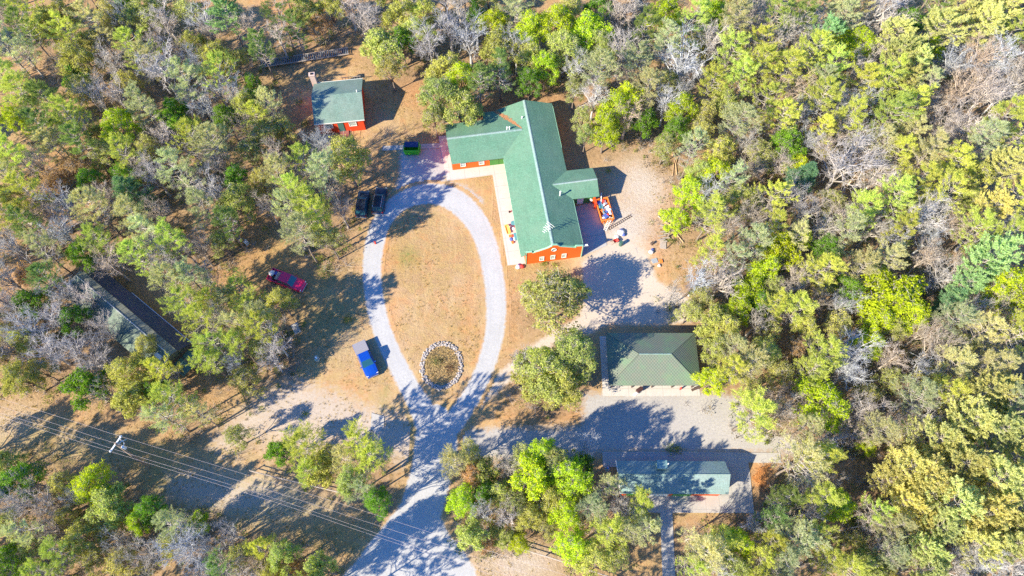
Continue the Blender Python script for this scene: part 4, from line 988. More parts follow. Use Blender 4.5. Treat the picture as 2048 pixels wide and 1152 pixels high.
# wing
WRv, WRh, WW = 21.7, 4.42, -9.25
uj = WU + (WRh - WHt) * (RU - WU) / (RH - WHt)
mb = MB(); mb.slab([(WW + .2, 17.75, 3.02), (WU, 17.65, 3.02), (uj, WRv, WRh), (WW, WRv, WRh)], .15)
mb.build('roof', M['roof_green'], lodge)
def zn(v): return WRh - (v - WRv) * .245
mb = MB()
mb.slab([(WW, WRv, WRh), (uj, WRv, WRh), (WU, 27.0, zn(27.0)), (-2.95, 27.0, zn(27.0)), (-2.95, 25.1, zn(25.1)), (WW, 25.15, zn(25.15))], .15)
rn = mb.build('roof', M['roof_green'], lodge); rn['label'] = 'north slope of the wing with a notched eave'
mb = MB(); mb.add([(WW - .02, WRv - .2, WRh - .06), (WW - .02, WRv, WRh + .04), (WW - .02, WRv + .2, WRh - .03), (uj - .2, WRv - .2, WRh - .06), (uj - .2, WRv, WRh + .04), (uj - .2, WRv + .2, WRh - .03)], [(0, 1, 4, 3), (1, 2, 5, 4), (2, 0, 3, 5), (0, 2, 1), (3, 4, 5)])
mb.build('ridge_cap', M['roof_ridge'], rn)
# east porch roof
PRv, PRh, PE = 10.8, 4.22, 12.85
up = RU + (RH - PRh) * (EU - RU) / (RH - EH)
mb = MB(); mb.slab([(EU, 13.68, EH + .02), (up, PRv, PRh), (PE, PRv, PRh), (PE, 13.66, 3.05)], .14)
mb.build('roof', M['roof_green'], lodge)
mb = MB(); mb.slab([(up, PRv, PRh), (EU, 8.40, EH + .02), (PE, 8.36, 3.05), (PE, PRv, PRh)], .14)
rp = mb.build('roof', M['roof_green'], lodge)
mb = MB(); mb.add([(up + .3, PRv - .16, PRh - .05), (up + .3, PRv, PRh + .035), (up + .3, PRv + .16, PRh - .05), (PE + .01, PRv - .16, PRh - .05), (PE + .01, PRv, PRh + .035), (PE + .01, PRv + .16, PRh - .05)], [(0, 1, 4, 3), (1, 2, 5, 4), (2, 0, 3, 5), (0, 2, 1), (3, 4, 5)])
mb.build('ridge_cap', M['roof_ridge'], rp)
# fascia boards
mb = MB()
mb.box(((WU - .03), (17.6) / 2, WHt - .10), (.05, 17.0, .2)); mb.box((EU + .03, 18 + 4.4, EH - .10), (.05, 8.5, .2)); mb.box((EU + .03, 4.2, EH - .10), (.05, 8, .2))
mb.build('fascia', M['trim_green'], lodge)
# walls
mb = MB()
mb.box((.06, 9.0, 1.50), (.12, 17.7, 3.0)); mb.box((8.45, 4.4, 1.52), (.12, 8.3, 3.05)); mb.box((8.45, 20.1, 1.52), (.12, 13.7, 3.05))
mb.wall([(.12, 0), (8.4, 0), (8.4, 3.05), (RU, 4.6), (.12, 3.2)], 26.7, 26.82)
mb.build('wall', M['siding_red'], lodge)
mb = MB(); mb.box((-4.5, 24.75, 1.5), (8.7, .12, 3.0)); mb.wall([(0, 0)], 0, 0) if False else None
mb.box((-8.84, 21.65, 1.5), (.12, 6.05, 3.0)); mb.add([(-8.84, 18.7, 3.0), (-8.84, 24.7, 3.0), (-8.84, 21.7, 4.2)], [(0, 1, 2)])
mb.build('wall', M['siding_red'], lodge)
mb = MB(); mb.box((-5.92, 18.66, 1.48), (5.96, .12, 2.96)); ws = mb.build('wall', M['siding_red'], lodge)
mb = MB(); mb.box((-1.45, 18.66, 1.48), (2.92, .12, 2.96)); mb.box((-1.45, 18.59, 1.40), (.05, .03, 2.7)); wg = mb.build('entrance_wall', M['siding_green'], lodge)
for px, py in ((926, 328), (963, 324)):
    a, z = lhit(px, py, 18.60); window(lodge, (a, 18.60, min(z, 1.9)), .78, 1.15)
# stepped false-front gable
prof = [(1051.5, 529), (1159.7, 516), (1163.6, 491.8), (1152, 492), (1151, 494.6), (1119.5, 492.4), (1117, 490.6), (1114.4, 489.6), (1105, 489.8), (1103.4, 492), (1094.8, 496), (1080, 501), (1065, 505.6), (1063.6, 503.8), (1052.3, 505)]
oz = [lhit(*p) for p in prof]
oz[0] = (0, 0); oz[1] = (8.6, 0); oz[2] = (8.6, oz[2][1]); oz[-1] = (0, oz[-1][1])
mb = MB(); mb.wall(oz, -.06, .10); front = mb.build('gable_wall', M['siding_red'], lodge)
mb = MB()
top = oz[2:]
for a, b in zip(top[:-1], top[1:]):
    l = math.hypot(b[0] - a[0], b[1] - a[1]); an = math.atan2(b[1] - a[1], b[0] - a[0])
    mb.box(((a[0] + b[0]) / 2, .02, (a[1] + b[1]) / 2 + .06), (l + .04, .26, .13), rot=Matrix.Rotation(-an, 3, 'Y'))
mb.box((8.56, -.10, oz[2][1] / 2), (.14, .07, oz[2][1] - .1)); mb.box((.05, -.10, oz[-1][1] / 2), (.12, .07, oz[-1][1] - .1))
mb.build('coping_trim', M['trim_green'], front)
for px, py in ((1083.5, 517), (1105.6, 514), (1128, 511)):
    a, z = lhit(px, py, -.07); window(front, (a, -.07, z), .62, 1.05)
a, z = lhit(1108, 499, -.07)
mb = MB(); ring_ = [(a + .36 * math.cos(t), -.11, z + .42 * math.sin(t)) for t in [2 * math.pi * k / 24 for k in range(25)]]
mb.tube(ring_, .055, 6, False); ov = mb.build('round_window', M['trim_white'], front)
mb = MB(); mb.wall([(a + .33 * math.cos(2 * math.pi * k / 24), z + .39 * math.sin(2 * math.pi * k / 24)) for k in range(24)], -.09, -.063); mb.build('pane', M['window_light'], ov)
mb = MB(); mb.box((9.0, -.02, 3.3), (.8, .06, .10)); mb.box((9.1, .1, 3.3), (.5, .3, .05)); mb.build('bracket_lamp', M['trim_white'], front)
# porch walls, door, lower canopy
mb = MB(); mb.box((12.40, 11.05, 1.5), (.12, 4.4, 3.0)); mb.box((10.45, 13.25, 1.5), (4.0, .12, 3.0)); mb.box((12.3, 8.98, 1.5), (.25, .12, 3.0))
mb.add([(12.40, 8.9, 3.0), (12.40, 13.2, 3.0), (12.40, 10.8, 4.05)], [(0, 1, 2)])
mb.build('porch_wall', M['siding_red'], lodge)
mb = MB(); mb.box((10.6, 9.4, 1.5), (3.2, .10, 3.0)); mb.build('porch_wall', M['siding_green'], lodge)
mb = MB(); mb.box((10.2, 9.32, 1.05), (1.0, .05, 2.1)); mb.build('door', M['trim_white'], lodge)
mb = MB(); mb.box((12.35, 8.3, 1.75), (.35, .8, .06), rot=Matrix.Rotation(.5, 3, 'X')); mb.box((12.35, 7.98, .8), (.34, .06, 1.5)); mb.build('side_awning', M['siding_red2'], lodge)
for (px, py, h, hh, rr_) in ((1120, 391, 3.9, 1.1, .10), (1014, 259, 4.35, .7, .09), (1019, 259, 4.3, .7, .09), (1044, 237, 4.5, .4, .09)):
    a, b = lloc(px, py, h); mb = MB(); z0 = (ze(a) if a > RU else (zw(a) if a > WU and b > 23 else WRh - .2)) - .05
    mb.tube([(a, b, z0), (a, b, z0 + hh)], rr_, 10); mb.tube([(a, b, z0 + hh), (a, b, z0 + hh + .12)], [rr_ * 1.5, rr_ * 1.2], 10)
    mb.build('vent_pipe', M['pvc'], r if a < RU else r2)
# leaf litter lying in the wing's valley
rr = random.Random(2); mb = MB()
for k in range(700):
    t = rr.random(); a = WU + (uj - WU) * t * .95; b = 27.0 + (WRv - 27.0) * t * .95
    wd = .28 * (1 - abs(t - .45)) ; a += rr.gauss(0, wd) * (.3 + (t < .75) * .5); b += rr.gauss(0, wd * .5)
    z = max(zw(a), zn(b)) + .03 + rr.random() * .05
    s = rr.uniform(.04, .09); an = rr.random() * 6.28
    mb.add([(a + s * math.cos(an), b + s * math.sin(an), z), (a - s * math.sin(an), b + s * math.cos(an), z + .02), (a - s * math.cos(an), b - s * math.sin(an), z), (a + s * math.sin(an), b - s * math.cos(an), z + .01)], [(0, 1, 2, 3)])
lf = mb.build('leaf_litter', simple('fallen_leaves', (.50, .24, .11), .95, .5, 9)); lf.location = (LA[0], LA[1], 0); lf.rotation_euler = (0, 0, LANG)
tag(lf, 'line of fallen rusty leaves in the valley of the lodge roof', 'leaves', kind='stuff')
# antenna on the ridge
a, b = lloc(1093, 460, 5.2)
ant = thing('roof_antenna', 'white television antenna standing on the lodge ridge', 'antenna', (Vector((LA[0], LA[1], 0)) + Matrix.Rotation(LANG, 3, 'Z') @ Vector((3.75, b, 0))), LANG)
mb = MB(); mb.tube([(0, 0, 4.6), (0, 0, 6.2)], .045, 6); mb.tube([(.4, .3, 4.6), (0, 0, 5.8)], .02, 5); mb.build('mast', M['pvc'], ant)
mb = MB(); mb.tube([(-.9, -.75, 6.1), (.35, .35, 6.15)], .035, 5)
for k in range(6):
    c = Vector((-.9, -.75, 6.1)).lerp(Vector((.35, .35, 6.15)), k / 5); w = .28 + .09 * k
    mb.tube([c + Vector((-.64, .77, 0)) * w, c + Vector((.64, -.77, 0)) * w], .022, 4)
mb.tube([(-.75, .25, 5.7), (0, 0, 6.0)], .03, 5)
mb.build('elements', M['pvc'], ant)

def flat(name, polys, mat, A, ang, z0, z1, parent=None, bev=0.0):
    mb = MB()
    for p in polys: mb.prism(p, z0, z1)
    o = mb.build(name, mat, None, None, bevel=bev); o.location = (A[0], A[1], 0); o.rotation_euler = (0, 0, ang)
    return tag(o, kind='structure')
flat('lodge_walkway', [[(-2.72, .15), (-.0, .05), (-.0, 18.6), (-2.72, 18.6)], [(-10.15, 16.7), (-2.72, 16.75), (-2.72, 18.6), (-9.0, 18.6), (-9.2, 25.6), (-10.6, 25.7)]], M['concrete_warm'], LA, LANG, -.1, .07)
flat('service_apron', [[(8.52, -.1), (12.95, 1.3), (12.95, 9.2), (8.52, 8.8)]], M['apron'], LA, LANG, -.1, .06)
A2 = G(765, 297); B2 = G(890, 291); an = math.atan2(B2.y - A2.y, B2.x - A2.x); ln = (B2 - A2).length
flat('garden_path', [[(0, -.45), (ln, -.45), (ln, .5), (0, .45)]], M['concrete'], A2, an, -.1, .055)

# --- the small cabin
hw = G(628, 249, 3.2); HA, HANG = (hw.x, hw.y), math.radians(7.0)
hloc, hhit = local_frame(HA, HANG)
cab = thing('cabin', 'small cabin with sage shingle roof, red plank wall and brick chimney', 'building', (HA[0], HA[1], 0), HANG)
HU, HV, HE, HR = 8.15, 8.65, 3.2, 4.9
mb = MB(); mb.slab([(0, 0, HE), (HU, 0, HE), (HU, HV / 2, HR), (0, HV / 2, HR)], .14); cr1 = mb.build('roof', M['roof_sage'], cab)
mb = MB(); mb.slab([(0, HV / 2, HR), (HU, HV / 2, HR), (HU, HV, HE), (0, HV, HE)], .14); cr2 = mb.build('roof', M['roof_sage'], cab)
mb = MB(); mb.box((HU / 2, -.03, HE - .09), (HU, .05, .18)); mb.box((HU / 2, HV + .03, HE - .07), (HU, .06, .2)); mb.build('fascia', M['trim_white'], cab)
mb = MB(); mb.box((HU / 2, .52, 1.5), (HU - .7, .12, 3.1)); sw = mb.build('wall', M['siding_red2'], cab)
mb = MB(); mb.box((HU / 2, HV - .5, 1.5), (HU - .7, .12, 3.1))
for x in (.35, HU - .35): mb.wall([(0, 0)], 0, 0) if False else mb.add([(x, .58, 0), (x, HV - .56, 0), (x, HV - .56, 3.0), (x, HV / 2, 4.5), (x, .58, 3.0)], [(0, 1, 2, 3, 4)])
mb.build('wall', M['siding_red2'], cab)
for px in (657, 706):
    a, z = hhit(px, 249, .45); window(cab, (a, .45, 1.9), 1.15, .95)
a, z = hhit(682, 252, .45)
mb = MB(); mb.box((a, .42, 1.3), (.95, .06, 2.05)); dr = mb.build('door', simple('teal_door_paint', (.05, .16, .15), .6), cab)
mb = MB(); mb.box((a + .35, .36, 1.25), (.05, .06, .12)); mb.build('handle', M['chrome'], dr)
mb = MB(); mb.box((a + .2, -.15, .28), (1.6, 1.2, .08)); 
for k in range(3): mb.box((a + .9, -.95 - .30 * k, .24 - .07 * k), (1.1, .28, .05))
mb.build('door_step', simple('red_brown_deck', (.26, .10, .09), .85, .25, 5), cab)
mb = MB()
for s in (.28, 1.5): mb.tube([(a + s, -1.6, .0), (a + s, -1.6, .9), (a + s, -.1, 1.1)], .03, 5)
mb.build('handrail', M['wood_grey'], cab)
c0 = (.15, HV + .05)
mb = MB(); mb.box((c0[0], c0[1], 2.6), (.85, .65, 5.2)); mb.box((c0[0], c0[1], 5.25), (1.0, .8, .14)); ch = mb.build('chimney', M['brick'], cab)
mb = MB(); mb.box((c0[0], c0[1], 5.38), (.4, .35, .12)); mb.build('flue', M['black'], ch)
mb = MB(); mb.box((5.85, HV + 1.1, .35), (3.3, 2.6, .10))
mb.build('back_deck', M['wood_grey'], cab)
mb = MB()
for k in range(7): mb.box((4.35 + .5 * k, HV + 2.35, .85), (.06, .06, .9))
mb.box((5.85, HV + 2.35, 1.3), (3.3, .09, .06)); mb.build('deck_railing', M['wood_grey'], cab)
a, b = hloc(714, 184, 4.9); mb = MB(); mb.tube([(a, b, 4.5), (a, b, 5.35)], .09, 8); mb.build('vent_pipe', M['pvc'], cr1)
mb = MB(); mb.box((-.15, 5.3, 1.6), (.6, 1.0, .7)); mb.build('wall_heater', simple('rusty_box', (.45, .18, .11), .8, .3), cab)
mb = MB(); mb.box((-.1, 3.8, 2.2), (.55, .7, .5)); mb.build('air_conditioner', M['trim_white'], cab)

# --- the hip-roofed pavilion
PA = (13.89, 28.66)
pav = thing('pavilion', 'open pavilion with greenish hip roof and timber posts beside the gravel lot', 'pavilion', (PA[0], PA[1], 0), 0)
x0, x1, y0, y1, ph, prh = -.65, 11.95, -.32, 7.35, 2.75, 4.75; xa, xb, ym = 3.45, 7.85, 3.5
for pts, lab in (([(x0, y0, ph), (x1, y0, ph), (xb, ym, prh), (xa, ym, prh)], 'south'), ([(xa, ym, prh), (xb, ym, prh), (x1, y1, ph), (x0, y1, ph)], 'north'), ([(x0, y0, ph), (xa, ym, prh), (x0, y1, ph)], 'west'), ([(x1, y0, ph), (x1, y1, ph), (xb, ym, prh)], 'east')):
    mb = MB(); mb.slab(pts, .10); pr_ = mb.build('roof_slope', M['roof_tile'], pav)
mb = MB(); mb.tube([(xa, ym, prh + .01), (xb, ym, prh + .01)], .07, 6)
mb.build('ridge_cap', M['roof_ridge'], pav)
for a, b in (((xa, ym, prh), (x0, y0, ph)), ((xa, ym, prh), (x0, y1, ph)), ((xb, ym, prh), (x1, y0, ph)), ((xb, ym, prh), (x1, y1, ph))):
    mb = MB(); mb.tube([a, b], .045, 5); mb.build('hip_cap', M['roof_moss'], pav)
for k in range(5):
    for yy in (.25, 6.9):
        x = .1 + k * 2.8
        mb = MB(); mb.box((x, yy, 1.35), (.16, .16, 2.62)); sgn = 1 if yy < 3 else -1
        mb.tube([(x, yy, 1.7), (x + (.7 if k < 4 else -.7), yy, 2.6)], .05, 5); mb.build('post', M['wood_dark'], pav)
mb = MB(); mb.box((5.65, .25, 2.58), (11.6, .14, .18)); mb.box((5.65, 6.9, 2.58), (11.6, .14, .18)); mb.build('beam', M['wood_dark'], pav)
flat('pavilion_floor', [[(-1.2, -1.0), (12.4, -.95), (12.4, 7.9), (-1.2, 7.9)]], M['concrete_warm'], PA, 0, -.1, .05)
for k in range(3):
    tb = thing('picnic_table', 'brown picnic table under the pavilion roof, %s from the left' % ('first', 'second', 'third')[k], 'table', (PA[0] + 2.2 + 3.4 * k, PA[1] + 3.5, .05), 0, 'picnic tables in the pavilion')
    mb = MB(); mb.box((0, 0, .74), (.75, 1.8, .05)); mb.build('tabletop', M['wood_tan'], tb)
    for s in (-1, 1):
        mb = MB(); mb.box((s * .65, 0, .45), (.28, 1.8, .05)); mb.build('bench', M['wood_tan'], tb)
    for s in (-1, 1):
        mb = MB(); mb.box((0, s * .6, .36), (1.3, .08, .08)); mb.tube([(-.6, s * .6, 0), (-.2, s * .6, .72)], .04, 4); mb.tube([(.6, s * .6, 0), (.2, s * .6, .72)], .04, 4); mb.build('leg', M['wood_tan'], tb)

# --- the long garage
GA, GANG = (14.54, 14.24), math.radians(-.3)
gloc, ghit = local_frame(GA, GANG)
gar = thing('garage', 'long narrow garage with teal shingle roof and red south wall', 'building', (GA[0], GA[1], 0), GANG)
gx0, gx1, gy0, gy1, ge, gr, gm = -.95, 13.2, -.22, 3.95, 2.6, 3.95, 2.02
mb = MB(); mb.slab([(gx0 + .3, gy0, ge), (gx1, gy0, ge), (gx1 + .15, gm, gr), (gx0, gm, gr)], .12); mb.build('roof', M['roof_teal'], gar)
mb = MB(); mb.slab([(gx0, gm, gr), (gx1 + .15, gm, gr), (gx1, gy1, ge), (gx0, gy1, ge)], .12); g2 = mb.build('roof', M['roof_teal'], gar)
mb = MB(); mb.tube([(gx0, gm, gr), (gx1 + .15, gm, gr)], .05, 6); mb.build('ridge_cap', M['roof_ridge'], g2)
mb = MB(); mb.tube([(gx0 - .04, gy1, ge), (gx0 - .04, gm, gr), (gx0 + .26, gy0, ge)], .055, 5); mb.build('bargeboard', M['trim_white'], gar)
mb = MB(); mb.box((6.2, .02, 1.22), (12.6, .12, 2.45)); sw = mb.build('wall', M['siding_red'], gar)
mb = MB(); mb.box((6.2, 3.65, 1.25), (12.6, .12, 2.5))
for x in (-.1, 12.5): mb.add([(x, .1, 0), (x, 3.6, 0), (x, 3.6, 2.5), (x, gm, 3.75), (x, .1, 2.45)], [(0, 1, 2, 3, 4)])
mb.build('wall', M['siding_red2'], gar)
for k in range(3):
    mb = MB(); mb.box((1.6 + 3.0 * k, -.06, 1.05), (2.4, .05, 2.1)); mb.build('door', M['trim_white'] if k == 1 else M['siding_green'], gar)
a, b = gloc(1323, 930, 4.2)
mb = MB(); mb.box((a, b, 3.6), (1.15, .95, 1.9)); mb.box((a, b, 4.6), (1.3, 1.1, .08)); cu = mb.build('vent_box', simple('teal_sheet_metal', (.19, .33, .33), .5, .2, 5, metal=.3), g2)
mb = MB(); mb.tube([(a + .75, b, 3.4), (a + .75, b + .05, 4.9)], .07, 8); mb.build('flue_pipe', M['pvc'], g2)
flat('garage_slab', [[(-2.4, 3.6), (13.0, 3.6), (13.0, 5.65), (-2.4, 5.65)], [(13.0, -2.2), (17.0, -2.2), (17.15, 3.4), (17.1, 4.3), (21.5, 4.25), (21.6, 5.6), (13.0, 5.65)], [(3.0, -2.2), (13.0, -2.2), (13.0, .1), (3.0, .1)]], M['concrete'], GA, GANG, -.1, .07)
flat('garage_footpath', [[(4.75, -2.2), (4.4, -10), (4.3, -18), (5.9, -18), (6.0, -10), (6.35, -2.2)]], M['concrete'], GA, GANG, -.1, .07)

# --- the long dark bunkhouse among the trees
BA, BANG = (-65.47, 46.13), math.radians(-37.16)
bh = thing('bunkhouse', 'long dark narrow bunkhouse with mossy ribbed roof hidden among trees', 'building', (BA[0], BA[1], 0), BANG)
b0, b1 = 3.3, 23.3
mb = MB(); mb.slab([(b0, -3.0, 2.65), (b1 + .1, -3.0, 2.65), (b1 + .1, .13, 4.4), (b0, .13, 4.4)], .12)
s1 = mb.build('roof', m_shingle('grey_green_shingles', (.15, .22, .18)), bh)
m, nt, out = new_mat('panelled_roof'); co = coords(nt); s = N(nt, 'ShaderNodeSeparateXYZ'); L(nt, co, s.inputs[0])
fx = math_n(nt, 'FRACT', math_n(nt, 'DIVIDE', s.outputs[0], .9)); g = math_n(nt, 'LESS_THAN', fx, .1)
c = mix(nt, noise(nt, co, 1.2, 5, .7), (.14, .16, .13), (.28, .28, .21)); c = mix(nt, g, c, (.06, .07, .07)); principled(nt, out, c, .8); M['panel'] = m
mb = MB(); mb.slab([(b0, .13, 4.4), (b1 + .1, .13, 4.4), (b1 + .1, 1.2, 4.05), (b0, 1.2, 4.05)], .12); s2 = mb.build('roof', M['panel'], bh)
mb = MB(); mb.tube([(b0, .13, 4.43), (b1 + .1, .13, 4.43)], .06, 5); mb.build('ridge_cap', M['metal'], s2)
mb = MB(); mb.slab([(b0 + .5, 1.22, 3.75), (b1, 1.22, 3.75), (b1 - .1, 3.1, 2.35), (b0 + .5, 3.1, 2.35)], .12); s3 = mb.build('lean_to_roof', M['roof_asphalt'], bh)
mb = MB(); mb.tube([(b0 + 7, 3.18, 2.36), (b1 - .1, 3.18, 2.36)], .055, 6); mb.build('gutter', M['metal'], s3)
mb = MB(); mb.box(((b0 + b1) / 2, -1.6, 1.5), (b1 - b0 - .4, .12, 3.0)); mb.box(((b0 + b1) / 2, 1.1, 1.8), (b1 - b0 - .4, .12, 3.6)); mb.box(((b0 + b1) / 2 + .2, 2.8, 1.15), (b1 - b0 - .8, .12, 2.3))
for x in (b0 + .2, b1 - .2): mb.add([(x, -1.55, 0), (x, 2.75, 0), (x, 2.75, 2.3), (x, 1.15, 3.6), (x, .13, 4.2), (x, -1.55, 3.1)], [(0, 1, 2, 3, 4, 5)])
mb.build('wall', M['siding_grey'], bh)
mb = MB(); mb.box((b1 + 1.35, .9, 2.15), (2.3, 3.6, .10), rot=Matrix.Rotation(.08, 3, 'Y')); mb.build('porch_roof', simple('teal_porch_boards', (.08, .17, .15), .8, .25, 3), bh)
mb = MB(); mb.box((b1 + .2, .9, 2.75), (.14, 5.0, .16))
for yy in (-.6, .9, 2.4): mb.box((b1 + 1.2, yy, 2.45), (2.0, .12, .12)); mb.box((b1 + 2.2, yy, 1.1), (.12, .12, 2.2))
mb.build('porch_frame', M['wood_dark'], bh)
mb = MB(); mb.box((b1 - 1.3, -.9, 4.0), (1.1, .55, .35), rot=Matrix.Rotation(.3, 3, 'X')); mb.build('skylight', M['trim_white'], s1)
mb = MB(); mb.tube([(b0 - .0, -1.4, 3.4), (b0 + .0, -1.4, 4.1)], .3, 10); mb.build('vent_cowl', M['pvc'], s1)
mb = MB(); mb.slab([(b0 - 1.6, -1.9, 2.6), (b0 - .05, -2.2, 2.8), (b0 - .05, 1.2, 3.2), (b0 - 1.4, .9, 3.0)], .1); mb.build('porch_roof', simple('pale_porch_boards', (.30, .31, .24), .85, .25, 3), bh)
# ------------------------------------------------------------------ vehicles
def loft(mb, st):
    """closed body from stations; each = list of (x, y, z) going round"""
    n = len(st[0]); base = len(mb.v)
    for s in st: mb.v += [tuple(p) for p in s]
    for i in range(len(st) - 1):
        for k in range(n):
            k2 = (k + 1) % n
            mb.f.append((base + i * n + k, base + i * n + k2, base + (i + 1) * n + k2, base + (i + 1) * n + k))
    mb.f.append(tuple(base + k for k in range(n))[::-1]); e = base + (len(st) - 1) * n
    mb.f.append(tuple(e + k for k in range(n)))
def ring_y(x, w, zb, zt, crown=.03):
    return [(x, -w * .93, zb), (x, -w, zb + .18), (x, -w, zt - .22), (x, -w * .93, zt - .03), (x, -w * .5, zt + crown * .7), (x, 0, zt + crown), (x, w * .5, zt + crown * .7), (x, w * .93, zt - .03), (x, w, zt - .22), (x, w, zb + .18), (x, w * .93, zb)]
def vehicle(name, label, cat, front, rear, L_, W, paint_m, kind, h=.95, extras=None):
    f = G(front[0], front[1], h); b = G(rear[0], rear[1], h); d = f - b; c = (f + b) / 2
    v = thing(name, label, cat, (c.x, c.y, .02), math.atan2(d.y, d.x))
    w = W / 2; hl = L_ / 2; pm = M[paint_m]
    bedx = -hl + (1.75 if kind == 'pickup' else 0)
    mb = MB()
    hood0 = hl - 1.35
    st = []
    if kind == 'suv': st += [ring_y(-hl, w * .80, .45, .95), ring_y(-hl + .12, w * .93, .36, 1.08), ring_y(-hl + .5, w, .34, 1.12)]
    else: st += [ring_y(bedx, w * .985, .36, 1.14), ring_y(bedx + .2, w, .35, 1.15)]
    st += [ring_y(0, w, .33, 1.12), ring_y(hood0 - .35, w, .34, 1.13), ring_y(hood0, w * .99, .34, 1.12, .05), ring_y(hl - .55, w * .97, .35, 1.05, .06), ring_y(hl - .22, w * .91, .36, .95, .04), ring_y(hl - .06, w * .80, .42, .80, .02), ring_y(hl, w * .66, .48, .66, .0)]
    loft(mb, st); body = mb.build('body', pm, v, smooth=False, bevel=.02)
    if kind == 'pickup':
        mb = MB()
        mb.box(((-hl + bedx) / 2, 0, .62), (1.75, W * .96, .5))
        for s in (-1, 1): mb.box(((-hl + bedx) / 2 + .02, s * (w - .07), .98), (1.70, .13, .34))
        mb.box((-hl + .05, 0, .98), (.09, W - .3, .34))
        mb.build('cargo_bed', pm, v, bevel=.025)
    # greenhouse
    cx1 = hood0 - .08; cx0 = (bedx + .03) if kind == 'pickup' else -hl + .10
    zr = 1.86 if kind == 'pickup' else 1.78
    wt = w * .76
    rx1 = cx1 - .78; rx0 = cx0 + (.22 if kind == 'pickup' else .42)
    lo = [(cx0, -w * .93, 1.10), (cx1, -w * .90, 1.10), (cx1, w * .90, 1.10), (cx0, w * .93, 1.10)]
    hi = [(rx0, -wt, zr), (rx1, -wt, zr), (rx1, wt, zr), (rx0, wt, zr)]
    mb = MB(); mb.add(lo + hi, [(3, 2, 1, 0), (4, 5, 6, 7), (0, 1, 5, 4), (1, 2, 6, 5), (2, 3, 7, 6), (3, 0, 4, 7)])
    cabp = mb.build('cab', pm, v, bevel=.05)
    def pane(nm, a, b, c_, d_, inset=.10, off=.02, parent=v):
        a, b, c_, d_ = map(Vector, (a, b, c_, d_)); ce = (a + b + c_ + d_) / 4
        nrm = (b - a).cross(d_ - a).normalized()
        if nrm.dot(ce - Vector((0, 0, 1.3))) < 0: nrm = -nrm
        q = [p + (ce - p) * inset for p in (a, b, c_, d_)]
        mb = MB(); mb.add([p + nrm * off for p in q] + [p - nrm * .03 for p in q], [(0, 1, 2, 3), (7, 6, 5, 4), (0, 4, 5, 1), (1, 5, 6, 2), (2, 6, 7, 3), (3, 7, 4, 0)])
        return mb.build(nm, M['car_glass'], parent)
    pane('windshield', lo[1], lo[2], hi[2], hi[1], .10, .015)
    pane('rear_window', lo[0], lo[3], hi[3], hi[0], .16, .015)
    nside = 2 if kind == 'pickup' else 3
    for s, (l0, l1, h0, h1) in ((-1, (lo[0], lo[1], hi[0], hi[1])), (1, (lo[3], lo[2], hi[3], hi[2]))):
        for k in range(nside):
            t0, t1 = k / nside, (k + 1) / nside
            P = lambda p, q, t: Vector(p).lerp(Vector(q), t)
            pane('side_window', P(l0, l1, t0), P(l0, l1, t1), P(h0, h1, t1), P(h0, h1, t0), .13, .012)
        mb = MB(); mb.box((cx1 - .25, s * (w + .10), 1.18), (.12, .20, .16)); mb.build('mirror', pm, v, bevel=.02)
        mb = MB(); mb.box((hl - .20, s * w * .74, .82), (.18, .30, .16)); mb.build('headlight', M['lamp'], v, bevel=.03)
        mb = MB(); mb.box((-hl + .02, s * w * .84, .90), (.08, .16, .30)); mb.build('tail_light', M['tail'], v)
    mb = MB(); mb.box((hl + .02, 0, .48), (.14, W * .80, .20)); mb.build('bumper', M['chrome'], v, bevel=.03)
    mb = MB(); mb.box((-hl - .05, 0, .50), (.14, W * .86, .18)); mb.build('bumper', M['chrome'], v, bevel=.03)
    for sx in (hl - .95, -hl + 1.05):
        for s in (-1, 1):
            mb = MB(); mb.tube([(sx, s * (w - .26), .38), (sx, s * (w + .012), .38)], .38, 16); wh = mb.build('wheel', M['rubber'], v)
            mb = MB(); mb.tube([(sx, s * (w + .0), .38), (sx, s * (w + .025), .38)], .22, 12); mb.build('rim', M['chrome'], wh)
    return v, dict(w=w, hl=hl, bedx=bedx, rx0=rx0, rx1=rx1, zr=zr, wt=wt, cx1=cx1)
bt, q = vehicle('pickup_truck', 'blue pickup truck with grey bed cover on grass beside the driveway', 'pickup truck', (744.5, 748), (718.5, 688), 5.45, 1.95, 'paint_blue', 'pickup')
mb = MB(); mb.box(((-q['hl'] + q['bedx']) / 2, 0, 1.18), (1.72, 1.86, .05))
for k in range(5): mb.box((-q['hl'] + .2 + .33 * k, 0, 1.215), (.05, 1.8, .02))
mb.build('bed_cover', M['tonneau'], bt, bevel=.01)
mb = MB()
for k in range(7): mb.box(((q['rx0'] + q['rx1']) / 2, (k - 3) * .19, q['zr'] + .008), ((q['rx1'] - q['rx0']) * .9, .05, .02))
mb.build('roof_ribs', M['paint_blue'], bt)
rt, q = vehicle('pickup_truck', 'crimson red pickup truck with a loaded bed under the pines', 'pickup truck', (605.5, 572), (541.5, 548), 5.75, 2.0, 'paint_red', 'pickup')
lo_ = rt.location; ca, sa = math.cos(rt.rotation_euler.z), math.sin(rt.rotation_euler.z)
def on(v, x, y, z): return (v.location.x + x * math.cos(v.rotation_euler.z) - y * math.sin(v.rotation_euler.z), v.location.y + x * math.sin(v.rotation_euler.z) + y * math.cos(v.rotation_euler.z), v.location.z + z)
